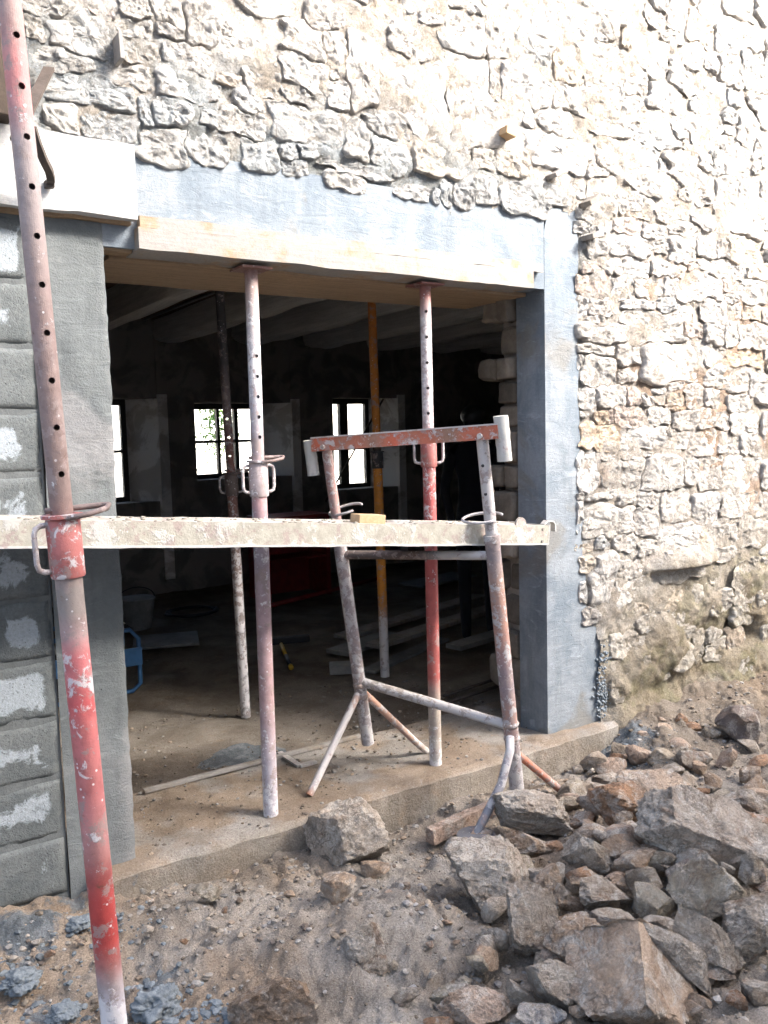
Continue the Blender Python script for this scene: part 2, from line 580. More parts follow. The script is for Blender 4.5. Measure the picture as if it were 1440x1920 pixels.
def thing(name, loc, label, cat, group=None):
    e = bpy.data.objects.new(name, None)
    e.empty_display_size = 0.1
    COL.objects.link(e)
    e.location = Vector(tuple(map(float, loc)))
    return tag(e, label, cat, group)


def ring_pts(c, a, b, n=24):
    return [np.asarray(c) + math.cos(t) * np.asarray(a) + math.sin(t) * np.asarray(b) for t in np.linspace(0, 2 * math.pi, n, endpoint=False)]


def keyed(keys, t):
    """colour along a length: keys = [(t, r, g, b, cement), ...]"""
    ks = np.array(keys, float)
    return tuple(float(np.interp(t, ks[:, 0], ks[:, i])) for i in range(1, 5))


# ------------------------------------------------------------------ terrain
PI = math.pi


def terrain_low(x, y):
    x = np.asarray(x, float)
    y = np.asarray(y, float)
    z = -0.165 + 0 * x
    z = z + 0.22 * np.exp(-((x - 2.62) / 0.78) ** 2 - ((y + 1.12) / 0.52) ** 2)
    z = z + 0.10 * np.exp(-((x - 1.45) / 0.30) ** 2 - ((y + 0.78) / 0.22) ** 2)
    z = z + 0.05 * np.exp(-((x - 0.95) / 0.35) ** 2 - ((y + 0.55) / 0.3) ** 2)
    z = z + 0.13 * smooth(3.15, 3.6, x) * smooth(-0.55, -0.02, y)
    z = z + 0.05 * smooth(3.0, 3.8, x) * smooth(-1.6, -0.6, y)
    z = z + 0.095 * smooth(1.9, 0.75, x) * smooth(-0.55, -0.08, y)
    z = z - 0.30 * smooth(0.02, 0.12, y)
    return z


def terrain(x, y):
    x = np.asarray(x, float)
    y = np.asarray(y, float)
    sh = x.shape
    p = np.stack([x.ravel(), y.ravel(), np.zeros(x.size)], 1)
    near = np.exp(-((p[:, 0] - 2.2) / 4.0) ** 4 - ((p[:, 1] + 1.2) / 4.0) ** 4)
    n = 0.035 * fbm(p, 2.6, 3, 3) + near * (0.032 * np.abs(fbm(p, 7, 4, 9)) + 0.016 * np.abs(fbm(p, 22, 3, 21)) - 0.012)
    hollow_ = 0.10 * np.exp(-((x - 2.45) / 0.75) ** 4 - ((y + 1.10) / 0.50) ** 4)
    return terrain_low(x, y) - hollow_ + n.reshape(sh)


def ground_hit(px, py):
    r = ray(px, py)
    lo, hi = 0.8, 12.0
    ts = np.linspace(lo, hi, 900)
    P = CAM + r * ts[:, None]
    below = P[:, 2] < terrain_low(P[:, 0], P[:, 1]) + 0.012
    k = int(np.argmax(below)) if below.any() else 899
    return P[k], ts[k]


def spaced(edges):
    out = []
    for a, b, st in edges:
        n = max(1, int(round((b - a) / st)))
        out += list(np.linspace(a, b, n, endpoint=False))
    out.append(edges[-1][1])
    return np.array(out)


def build_ground():
    xs = spaced([(-300, -60, 60), (-60, -8, 8), (-8, -0.5, 0.75), (-0.5, 0.2, 0.05), (0.2, 5.0, 0.016), (5.0, 6.0, 0.06), (6, 14, 0.8), (14, 60, 8), (60, 300, 60)])
    ys = spaced([(-300, -60, 60), (-60, -6, 6), (-6, -2.4, 0.3), (-2.4, -1.9, 0.05), (-1.9, 0.06, 0.014), (0.06, 0.3, 0.06), (0.3, 8, 1.2), (8, 60, 8), (60, 300, 60)])
    X, Y = np.meshgrid(xs, ys, indexing='ij')
    Zt = terrain(X, Y)
    P = np.stack([X, Y, Zt], -1)
    q = P.reshape(-1, 3)
    c = np.zeros((q.shape[0], 4))
    base = np.array([0.49, 0.44, 0.38])
    warm = np.array([0.55, 0.455, 0.36])
    grey = np.array([0.50, 0.485, 0.455])
    k1 = smooth(-0.3, 0.5, fbm(q * [1, 1, 0], 1.7, 3, 5))[:, None]
    k2 = smooth(0.0, 0.7, fbm(q * [1, 1, 0], 2.3, 3, 15))[:, None]
    c[:, :3] = (base * (1 - k1) + warm * k1) * (1 - 0.6 * k2) + grey * 0.6 * k2
    k3 = smooth(3.1, 3.6, q[:, 0])[:, None] * smooth(-0.9, -0.2, q[:, 1])[:, None]
    c[:, :3] = c[:, :3] * (1 - 0.5 * k3) + np.array([0.25, 0.185, 0.115]) * 0.5 * k3
    sp = 0
    for (px, py, rx, ry, s) in ((60, 1800, 120, 70, 0.75), (170, 1700, 150, 45, 0.6), (330, 1690, 120, 40, 0.5), (100, 1890, 130, 40, 0.7), (300, 1860, 70, 50, 0.7), (560, 1700, 40, 30, 0.5), (1170, 1420, 90, 45, 0.7), (790, 1530, 120, 30, 0.3), (430, 1900, 80, 30, 0.5)):
        h = on_z(px, py, -0.15)
        e = on_z(px + rx, py, -0.15) - h
        g = on_z(px, py - ry, -0.15) - h
        sp = np.maximum(sp, s * np.exp(-((q[:, 0] - h[0]) ** 2 + (q[:, 1] - h[1]) ** 2) / (0.6 * (np.linalg.norm(e[:2]) ** 2 + np.linalg.norm(g[:2]) ** 2) * 0.5)))
    c[:, 3] = sp
    mb = MB().grid(P, c.reshape(len(xs), len(ys), 4))
    o = mb.build('ground', 'ground', origin=(0, 0, 0), smooth_shade=True)
    tag(o, kind='structure')


build_ground()


# ------------------------------------------------------------------ building shell and room
def rough_slab(name, x0, x1, y0, y1, top, bot, mat, nx, ny, amp, tone, parent=None, origin=None, edge=0.0):
    xs, ys = np.linspace(x0, x1, nx), np.linspace(y0, y1, ny)
    X, Y = np.meshgrid(xs, ys, indexing='ij')
    p = np.stack([X.ravel(), Y.ravel(), np.zeros(X.size)], 1)
    Zt = top + amp * fbm(p, 4, 4, 31).reshape(X.shape)
    if edge:
        X = X + 0
        e = edge * fbm(np.stack([X.ravel(), 0 * X.ravel(), Zt.ravel() * 0], 1), 7, 4, 77).reshape(X.shape)
        wgt = smooth(0.12, 0.0, (Y - y0))
        Y = Y + e * wgt
        Zt = Zt - 0.02 * smooth(0.03, 0.0, (np.meshgrid(xs, ys, indexing='ij')[1] - y0))
    P = np.stack([X, Y, Zt], -1)
    mb = MB()
    col = np.zeros((nx, ny, 4))
    col[..., :] = tone(P) if callable(tone) else tone
    mb.grid(P, col)
    fr = np.stack([P[:, 0], P[:, 0] * [1, 1, 0] + [0, 0.0, bot]], 1)
    steps = 10
    fr = np.stack([P[:, 0] * (1 - t) + (P[:, 0] * [1, 1, 0] + [0, -0.004 * math.sin(t * 3), bot]) * t for t in np.linspace(0, 1, steps)], 1)
    q = fr.reshape(-1, 3)
    fr[..., 1] += 0.005 * fbm(q, 6, 4, 8).reshape(fr.shape[:2]) * np.linspace(0, 1, steps)[None, :]
    cf = np.zeros((nx, steps, 4))
    cf[..., :] = tone(fr) if callable(tone) else tone
    mb.grid(fr[:, ::-1], cf[:, ::-1])
    for s in (0, -1):
        e = P[s]
        b = e * [1, 1, 0] + [0, 0, bot]
        mb.grid(np.stack([e, b], 0) if s == 0 else np.stack([b, e], 0), np.tile(col[s][None], (2, 1, 1)))
    return mb.build(name, mat, parent, origin, smooth_shade=False, auto=50)


def sill_tone(P):
    q = P.reshape(-1, 3)
    c = np.zeros((len(q), 4))
    k = smooth(-0.45, 0.2, fbm(q, 3.6, 5, 41))[:, None]
    top = smooth(-0.02, -0.006, q[:, 2])[:, None]
    conc = np.array([0.42, 0.40, 0.37])
    dirt = np.array([0.37, 0.29, 0.215])
    front = np.array([0.45, 0.43, 0.385])
    c[:, :3] = (conc * (1 - 0.8 * k) + dirt * 0.8 * k) * top + (front * (1 - 0.35 * k) + dirt * 0.35 * k) * (1 - top)
    c[:, 3] = 0.35 * smooth(1.6, 0.8, q[:, 0]) * smooth(0.2, -0.1, q[:, 1])
    return c.reshape(P.shape[:-1] + (4,))


o = rough_slab('concrete_sill', 0.72, 3.42, -0.085, 0.585, 0.0, -0.36, 'sill', 170, 50, 0.008, sill_tone, origin=(2.0, 0.25, -0.36), edge=0.007)
tag(o, 'raw concrete threshold strip littered with dirt under the wide opening', 'threshold')


def floor_tone(P):
    q = P.reshape(-1, 3)
    c = np.zeros((len(q), 4))
    k = smooth(-0.4, 0.4, fbm(q * [1, 1, 0], 1.4, 4, 51))[:, None]
    c[:, :3] = np.array([0.35, 0.315, 0.27]) * (1 - k) + np.array([0.26, 0.215, 0.17]) * k
    w = smooth(1.0, 0.6, np.hypot((q[:, 0] - 1.62) / 0.30, (q[:, 1] - 0.80) / 0.16) + 0.25 * fbm(q * [1, 1, 0], 6, 3, 4))
    c[:, 3] = w
    return c.reshape(P.shape[:-1] + (4,))


xs = spaced([(-2.5, 0.8, 0.3), (0.8, 4.6, 0.035), (4.6, 8.5, 0.2)])
ys = spaced([(0.5, 3.2, 0.035), (3.2, 5.6, 0.15)])
X, Y = np.meshgrid(xs, ys, indexing='ij')
p = np.stack([X.ravel(), Y.ravel(), 0 * X.ravel()], 1)
Zf = (-0.045 + 0.018 * fbm(p, 1.8, 3, 61) + 0.010 * np.abs(fbm(p, 7, 4, 62))).reshape(X.shape)
Pf = np.stack([X, Y, Zf], -1)
tag(MB().grid(Pf, floor_tone(Pf)).build('room_floor', 'floor', origin=(2, 2, -0.05), smooth_shade=True), kind='structure')

YR = 5.5
# rear wall with three window openings
rw = thing('rear_wall', (3.0, YR, -0.1), 'dim plastered back wall of the room with small paned windows', 'wall')
wins = [(1.92, 2.622, 0.965, 1.905), (3.375, 4.15, 1.157, 1.86), (5.045, 5.59, 0.957, 1.913)]
edges = [-2.5]
for a, b, z0, z1 in wins:
    edges += [a - 0.06, b + 0.30]
edges.append(8.5)
mb = MB()
for i in range(0, len(edges), 2):
    mb.box(edges[i], edges[i + 1], YR, YR + 0.5, -0.3, 5.0)
mb.build('wall_pier', 'plaster', rw)
for a, b, z0, z1 in wins:
    MB().box(a - 0.06, b + 0.30, YR + 0.012, YR + 0.49, -0.3, z0 - 0.05).build('wall_panel', 'plaster', rw)
    MB().box(a - 0.06, b + 0.30, YR + 0.012, YR + 0.49, z1 + 0.06, 5.0).build('wall_panel', 'plaster', rw)
    zz0, zz1 = z0 - 0.05, z1 + 0.06
    yb = YR + 0.30
    # splayed pale reveal on the right
    q = [(b + 0.06, yb, zz0 - 0.5), (b + 0.297, YR - 0.004, zz0 - 0.5), (b + 0.297, YR - 0.004, zz1), (b + 0.06, yb, zz1)]
    q2 = [(x + 0.05, y + 0.03, z) for x, y, z in q]
    MB().add(q + q2, [(0, 1, 2, 3), (7, 6, 5, 4), (0, 4, 5, 1), (1, 5, 6, 2), (2, 6, 7, 3), (3, 7, 4, 0)]).build('window_reveal', 'reveal', rw)
    MB().box(b + 0.298, b + 0.40, YR - 0.012, YR + 0.10, 0.1, zz1 + 0.04).build('window_quoin', 'reveal', rw)
    wf = MB()
    for (x0, x1, u0, u1) in ((a - 0.06, a, zz0, zz1), (b, b + 0.055, zz0, zz1), (a, b, zz0, z0), (a, b, z1, zz1)):
        wf.box(x0, x1, yb - 0.03, yb + 0.03, u0, u1)
    win = wf.build('window', 'darkframe', rw)
    if b - a > 0.7:
        mull = [a + 0.30, a + 0.44, ]
        bars = [(a + 0.295, a + 0.325), (a + 0.50, a + 0.545)]
        rows = [z0 + (z1 - z0) * 0.50]
    elif b < 3:
        bars = [(a + 0.33, a + 0.37)]
        rows = [z0 + (z1 - z0) * 0.33, z0 + (z1 - z0) * 0.70]
    else:
        bars = [(a + 0.185, a + 0.30)]
        rows = [z0 + (z1 - z0) * 0.44, z0 + (z1 - z0) * 0.60]
    for x0, x1 in bars:
        MB().box(x0, x1, yb - 0.035, yb + 0.025, z0, z1).build('mullion', 'darkframe', win)
    for r in rows:
        MB().box(a, b, yb - 0.024, yb + 0.022, r - 0.016, r + 0.016).build('glazing_bar', 'darkframe', win)
    xsb = [a] + [v for bb in bars for v in bb] + [b]
    zsb = [z0] + rows + [z1]
    for i in range(0, len(xsb), 2):
        for j in range(len(zsb) - 1):
            MB().box(xsb[i] + 0.002, xsb[i + 1] - 0.002, yb - 0.003, yb + 0.001, zsb[j] + (0.017 if j else 0.002), zsb[j + 1] - 0.017).build('pane', 'glass', win)
tag(MB().tube([(5.55, 5.3, 1.95), (4.75, 5.32, 0.80)], 0.012, 8).build('leaning_rod', 'rustdark'), 'thin dark rod slanting across the back window with the slim double panes', 'rod')

MB_left = MB().box(-2.9, -2.5, 0.0, 6.0, -0.3, 5.0).build('left_wall', 'plaster')
tag(MB_left, 'unlit plastered wall closing the room behind the block wall', 'wall')
tag(MB().box(8.5, 8.9, 0.0, 6.0, -0.3, 5.0).build('right_wall', 'plaster'), 'unlit plastered wall closing the dark end of the room', 'wall')

ce = thing('timber_ceiling', (3, 3, 2.5), 'low ceiling of dark boards on pale limewashed beams', 'ceiling')
for i in range(28):
    y0 = 0.62 + i * 0.18
    MB().box(-2.5, 8.5, y0 + 0.004, y0 + 0.176, 2.752 + 0.004 * (i % 2), 2.78).build('board', 'ceil', ce)
MB().box(-2.6, 8.6, 0.2, 6.0, 4.95, 5.1).build('roof_deck', 'ceil', ce)
for k, bx in enumerate((0.35, 1.23, 2.13, 3.02, 3.88, 4.74, 5.58, 6.45, 7.3)):
    pts, w, h = [], 0.11, 0.125
    vs, fs = [], []
    ysb = np.linspace(0.60, YR, 34)
    prof = [(-w, 0.12), (-w, -0.06), (-w * 0.75, -0.118), (0, -0.128), (w * 0.75, -0.118), (w, -0.06), (w, 0.12)]
    for yy in ysb:
        for (qx, qz) in prof:
            nn = vnoise([[k * 3.1 + qx * 4, yy, qz * 4]], 2.2, 71)[0] * 0.018
            end = 0.06 * max(0, (yy - YR + 0.35) / 0.35) ** 2
            vs.append((bx + qx + nn * 0.7, yy, 2.628 + qz + nn + (end if qz < 0 else 0)))
    m = len(prof)
    for i in range(len(ysb) - 1):
        for j in range(m - 1):
            fs.append((i * m + j, i * m + j + 1, (i + 1) * m + j + 1, (i + 1) * m + j))
    fs.append(tuple(range(m)))
    MB().add(vs, fs).build('beam', 'beam', ce, smooth_shade=True, auto=60)
for bx in (2.80, 3.66, 4.5):
    MB().tube([(bx, 0.7, 2.735), (bx, 5.4, 2.735)], 0.014, 8, cols=[(0.3, 0.3, 0.3, 0)] * 2).build('pipe', 'steel', ce, smooth_shade=True)

# ------------------------------------------------------------------ stone wall
LX0, LX1 = 0.875, 2.985            # clear opening
LINT_T = 2.512


def blue_mask(x, z):
    """fresh grey cement pointing above and beside the new concrete"""
    a = smooth(3.06, 2.72, z + 0.10 * (x - 1.6)) * smooth(3.35, 3.0, x)
    b = smooth(3.5, 3.2, x) * smooth(2.75, 2.5, z) * smooth(0.2, 0.7, z) * 0.6
    return np.clip(np.maximum(a, b), 0, 1)


def soil_mask(x, z):
    return smooth(1.20, 0.15, z + 0.12 * np.sin(x * 2.3) + 0.06 * np.sin(x * 9.1)) * smooth(3.22, 3.55, x)


def in_concrete(x, z):
    top = 2.520 + 0.09 * smooth(2.99, 3.05, x) + 0.012 * np.sin(x * 9) + 0.006 * np.sin(x * 31)
    right = 3.185 + 0.008 * np.sin(z * 7) + 0.008 * np.sin(z * 17 + 1) + np.where(z < 0.52, 0.16, 0.0)
    por = (x > 0.3) & (x < right) & (z < top)
    blk = (x < 0.99) & (z < 2.575)
    return por | blk


def wall_tone(q):
    x, z = q[:, 0], q[:, 2]
    n = fbm(q, 2.4, 4, 101)
    n2 = fbm(q, 3.7, 4, 113)
    base = np.array([0.58, 0.55, 0.51])
    pale = np.array([0.70, 0.68, 0.65])
    clay = np.array([0.50, 0.37, 0.28])
    blue = np.array([0.40, 0.455, 0.49])
    soil = np.array([0.38, 0.335, 0.255])
    moss = np.array([0.30, 0.285, 0.19])
    k = smooth(-0.4, 0.5, n)[:, None]
    c = base * (1 - k) + pale * k
    kc = (smooth(0.05, 0.5, n2) * smooth(0.9, 1.2, z) * smooth(2.6, 2.2, z) * smooth(3.2, 3.5, x))[:, None] * 0.8
    c = c * (1 - kc) + clay * kc
    kb = (blue_mask(x, z) * smooth(-0.65, 0.05, fbm(q, 5, 3, 131)))[:, None] * 0.9
    c = c * (1 - kb) + blue * kb
    ks = (soil_mask(x, z) * smooth(-0.9, 0.3, n))[:, None]
    c = c * (1 - ks) + soil * ks
    km = (soil_mask(x, z) * smooth(0.0, 0.5, fbm(q, 7, 5, 151, 0.7)))[:, None] * 0.8
    c = c * (1 - km) + moss * km
    return c


def bed_y(q):
    x, z = q[:, 0], q[:, 2]
    s = soil_mask(x, z)
    y = 0.002 - 0.008 * fbm(q, 5, 4, 201) - 0.0105 * smooth(2.5, 2.8, z) - 0.006 * np.abs(fbm(q, 38, 3, 207))
    y = y + 0.014 * np.maximum(smooth(2.66, 2.54, z) * smooth(3.3, 3.2, x), 0.6 * smooth(3.34, 3.22, x) * smooth(2.7, 2.6, z)) - 0.006 * fbm(q, 22, 4, 205)
    y = y - s * (0.03 + 0.045 * fbm(q, 3.1, 4, 211)) - 0.10 * smooth(0.12, -0.15, z) * smooth(3.2, 3.5, x)
    # the overhanging ledge and the hollow in the lower part
    lx, lz = on_y(1275, 1062)[[0, 2]]
    y = y - 0.085 * np.exp(-((x - lx) / 0.27) ** 4) * smooth(lz - 0.015, lz + 0.01, z) * smooth(lz + 0.16, lz + 0.02, z)
    hx, hz = on_y(1385, 1180)[[0, 2]]
    y = y + 0.13 * np.exp(-((x - hx) / 0.11) ** 4 - ((z - hz) / 0.065) ** 4)
    return y


sw = thing('stone_wall', (3.6, 0.3, -0.3), 'old rubble stone wall with lime mortar, sunlit pale towards the top', 'wall')


def build_bed():
    xs = spaced([(-2.5, 0.0, 0.12), (0.0, 5.2, 0.0135), (5.2, 8.6, 0.10)])
    zs = spaced([(-0.4, -0.2, 0.05), (-0.2, 4.25, 0.0135), (4.25, 5.1, 0.1)])
    X, Z = np.meshgrid(xs, zs, indexing='ij')
    q = np.stack([X.ravel(), 0 * X.ravel(), Z.ravel()], 1)
    yy = bed_y(q)
    inc = in_concrete(q[:, 0], q[:, 2])
    P = q.copy()
    P[:, 1] = yy
    col = np.concatenate([wall_tone(q), np.zeros((len(q), 1))], 1)
    nu, nv = X.shape
    idx = np.arange(nu * nv).reshape(nu, nv)
    fs = np.stack([idx[:-1, :-1], idx[1:, :-1], idx[1:, 1:], idx[:-1, 1:]], -1).reshape(-1, 4)
    fs = fs[~inc[fs].all(1)]
    mb = MB()
    mb.v = list(map(tuple, P))
    mb.f = [tuple(map(int, f)) for f in fs]
    mb.c = list(map(tuple, col))
    mb.build('mortar_bed', 'mortar', sw, smooth_shade=True)


build_bed()
# body of the wall behind the bed (above the opening, right of it, left of it)
core = MB()
core.box(-2.5, 8.5, 0.08, 0.58, 2.70, 5.0)
core.box(3.30, 8.5, 0.06, 0.58, -0.4, 2.70)
core.box(-2.5, 0.60, 0.22, 0.58, -0.4, 2.70)
core.build('wall_core', 'plaster', sw)

A, B, Cc, Dd, Ee, Ff, Hh = (1060, 360), (1060, 680), (1060, 1000), (20, 0), (380, 0), (720, 0), (720, 250)
S = 380 / 1440
_G, _T, _W, _O, _K, _D, _P = (0.66, 0.64, 0.605), (0.68, 0.59, 0.48), (0.78, 0.77, 0.75), (0.66, 0.50, 0.35), (0.67, 0.55, 0.48), (0.52, 0.505, 0.485), (0.56, 0.585, 0.59)
STONES = []


def rects(org, lst):
    for r in lst:
        tone = r[4] if len(r) > 4 else _G
        u0, v0, u1, v1 = r[:4]
        cx, cy = org[0] + (u0 + u1) / 2 * S, org[1] + (v0 + v1) / 2 * S
        c = on_y(cx, cy)
        l, rr = on_y(org[0] + u0 * S, cy), on_y(org[0] + u1 * S, cy)
        t, b = on_y(cx, org[1] + v0 * S), on_y(cx, org[1] + v1 * S)
        STONES.append([c[0], c[2], (rr[0] - l[0]) * 1.10, (t[2] - b[2]) * 1.10, tone])


rects(A, [(100, 115, 320, 250), (50, 215, 210, 310), (215, 250, 275, 300, _W), (150, 340, 300, 465, _D), (305, 310, 580, 470, _W), (335, 190, 535, 310, _K), (420, 150, 610, 190, _T),
          (540, 240, 720, 340), (600, 340, 735, 430), (735, 330, 905, 500), (740, 230, 920, 330), (870, 170, 1020, 270, _D), (640, 150, 860, 220), (915, 340, 1060, 465), (1060, 360, 1150, 470, _D),
          (1150, 340, 1370, 490, _T), (110, 500, 245, 580, _K), (240, 480, 395, 600), (420, 480, 610, 605, _W), (620, 500, 790, 605), (785, 530, 860, 610, _T), (860, 515, 940, 570, _K),
          (960, 480, 1170, 620), (1180, 510, 1280, 610), (1285, 500, 1430, 610, _T), (90, 590, 300, 740, _K), (335, 615, 500, 760), (490, 610, 690, 760), (700, 610, 800, 750, _W),
          (815, 570, 1095, 775, _W), (1110, 620, 1190, 700, _K), (1200, 620, 1400, 800), (1110, 710, 1240, 800), (85, 740, 160, 880, _W), (160, 760, 385, 875, _D), (390, 770, 630, 850, _W),
          (635, 770, 780, 850, _P), (790, 780, 880, 905), (880, 785, 930, 900, _T), (980, 780, 1140, 925), (1140, 800, 1245, 895), (1250, 815, 1370, 930, _T), (1370, 840, 1440, 950, _D),
          (105, 945, 425, 1080), (440, 870, 830, 1075), (155, 885, 320, 940), (840, 920, 980, 1030, _K), (985, 930, 1110, 1080), (1115, 910, 1230, 1080), (1225, 925, 1400, 1110),
          (110, 1070, 340, 1165), (355, 1090, 520, 1230), (560, 1090, 970, 1340), (980, 1110, 1120, 1230), (1130, 1140, 1400, 1240, _O), (90, 1165, 135, 1288, _W)])
rects(B, [(140, -40, 350, 155), (355, 20, 500, 130), (980, 30, 1130, 160), (1090, 80, 1290, 190), (1295, 85, 1415, 230, _D), (100, 165, 210, 310), (230, 145, 430, 300),
          (430, 190, 520, 290, _K), (620, 150, 710, 210, _W), (540, 220, 620, 300), (740, 230, 830, 310, _T), (835, 180, 970, 320), (980, 190, 1080, 320), (1160, 220, 1285, 340),
          (105, 345, 155, 385), (195, 340, 290, 440, _O), (300, 340, 350, 450, _K), (355, 320, 520, 460, _K), (590, 330, 740, 450), (765, 340, 925, 470), (640, 285, 730, 315, _K),
          (745, 310, 850, 345, _O), (115, 440, 360, 630, _O), (400, 460, 700, 600, _W), (720, 490, 870, 610), (890, 490, 1060, 640), (935, 340, 1140, 480), (1070, 530, 1220, 640, _D),
          (1180, 360, 1340, 500), (1250, 500, 1370, 660), (95, 630, 215, 890, _W), (270, 640, 370, 700), (500, 640, 620, 690), (280, 700, 550, 860), (560, 690, 810, 910), (830, 680, 940, 840),
          (960, 670, 1110, 900), (1125, 690, 1380, 880), (1385, 700, 1500, 880), (55, 920, 130, 965), (140, 915, 380, 970), (380, 935, 520, 1010), (530, 915, 660, 1020), (670, 910, 870, 1100),
          (900, 945, 1080, 1130, _W), (1090, 930, 1340, 1070), (1340, 950, 1440, 1110), (70, 975, 115, 1180), (160, 1030, 470, 1230), (490, 1050, 640, 1220, _D), (660, 1140, 920, 1300, _W),
          (1220, 1120, 1420, 1288), (1040, 1150, 1200, 1280)])
rects(Cc, [(185, 180, 350, 520, _W), (100, 350, 145, 500, _W), (1180, 250, 1330, 490), (1180, 490, 1310, 640, _D), (1120, 680, 1250, 890, _K), (1180, 840, 1360, 960, _P), (120, 540, 220, 640, _D),
           (700, 660, 860, 740, _D), (350, 200, 560, 330, _G), (900, 100, 1150, 200, _G), (820, 380, 1000, 520, _G)])
rects(Dd, [(70, 0, 470, 150), (75, 160, 270, 350, _T), (330, 140, 770, 400), (90, 350, 540, 520), (170, 520, 870, 760, _P), (170, 760, 500, 960), (510, 780, 860, 1010, _P), (780, 280, 1040, 500, _T),
           (630, 400, 1010, 600), (1040, 300, 1440, 520), (1020, 530, 1440, 720, _W), (890, 660, 1005, 900, _P), (1010, 710, 1240, 900, _P), (1330, 740, 1440, 910), (920, 920, 1270, 1150),
           (1280, 960, 1500, 1170), (590, 20, 780, 150, _K), (770, 130, 1000, 270), (780, 0, 1000, 130), (1000, 0, 1220, 200), (1220, 50, 1440, 300), (1000, 200, 1200, 320, _D)])
rects(Ee, [(130, 180, 215, 270, _D), (150, 290, 420, 440), (310, 460, 520, 690), (80, 520, 290, 600, _O), (570, 430, 860, 650, _W), (560, 180, 850, 420), (480, 190, 580, 320, _T), (850, 220, 990, 480),
           (860, 470, 950, 560, _D), (850, 540, 1010, 780, _W), (1000, 290, 1220, 800), (740, 50, 980, 250, _D), (560, 640, 830, 770), (250, 610, 420, 800, _W), (490, 760, 1000, 1010),
           (1000, 860, 1190, 1130), (550, 1020, 680, 1120), (690, 1030, 880, 1130, _P), (290, 980, 520, 1200, _P), (130, 800, 420, 970), (570, 1140, 740, 1250, _D), (890, 1130, 1330, 1250),
           (1200, 1010, 1420, 1220, _P), (1110, 800, 1440, 980, _D)])
rects(Ff, [(0, 440, 440, 900, _W), (450, 480, 800, 1000), (740, 470, 820, 740, _D), (830, 490, 1150, 760, _W), (630, 1060, 790, 1220, _T), (800, 1080, 1000, 1230, _T), (20, 200, 300, 420), (420, 100, 700, 380, _W)])
rects(Hh, [(490, 320, 630, 510, _D), (630, 340, 800, 490, _P), (880, 390, 1280, 590), (100, 380, 320, 470), (340, 400, 400, 490, _W), (410, 310, 490, 490, _P), (1230, 310, 1430, 440, _W)])


def fill_stones():
    arr = np.array([s[:4] for s in STONES])
    r = random.Random(3)
    for k in range(9000):
        x, z = r.uniform(-0.6, 6.6), r.uniform(-0.1, 4.55)
        if bool(in_concrete(np.array(x + 0.0), np.array(z - 0.03))) or bool(in_concrete(np.array(x - 0.04), np.array(z))):
            continue
        if z < 0.85 and x > 3.3 and (r.random() > 0.35 or z < 0.2):
            continue
        w, h = r.uniform(0.11, 0.30), r.uniform(0.09, 0.17)
        if x < 3.0 or z > 2.7:
            w *= 1.1
            h *= 1.15
        d = np.maximum(np.abs(arr[:, 0] - x) / (arr[:, 2] / 2 + w * 0.36), np.abs(arr[:, 1] - z) / (arr[:, 3] / 2 + h * 0.36))
        if d.min() < 1.0:
            if k > 5500:
                w, h = w * 0.5, h * 0.5
                d = np.maximum(np.abs(arr[:, 0] - x) / (arr[:, 2] / 2 + w * 0.35), np.abs(arr[:, 1] - z) / (arr[:, 3] / 2 + h * 0.35))
                if d.min() < 1.0:
                    continue
            else:
                continue
        t = r.choice([_G, _G, _G, _W, _W, _T, _P, _G])
        STONES.append([x, z, w, h, t])
        arr = np.vstack([arr, [x, z, w, h]])


_n = len(STONES)
fill_stones()
for _s in STONES[_n:]:
    _s[2] *= 1.28
    _s[3] *= 1.28


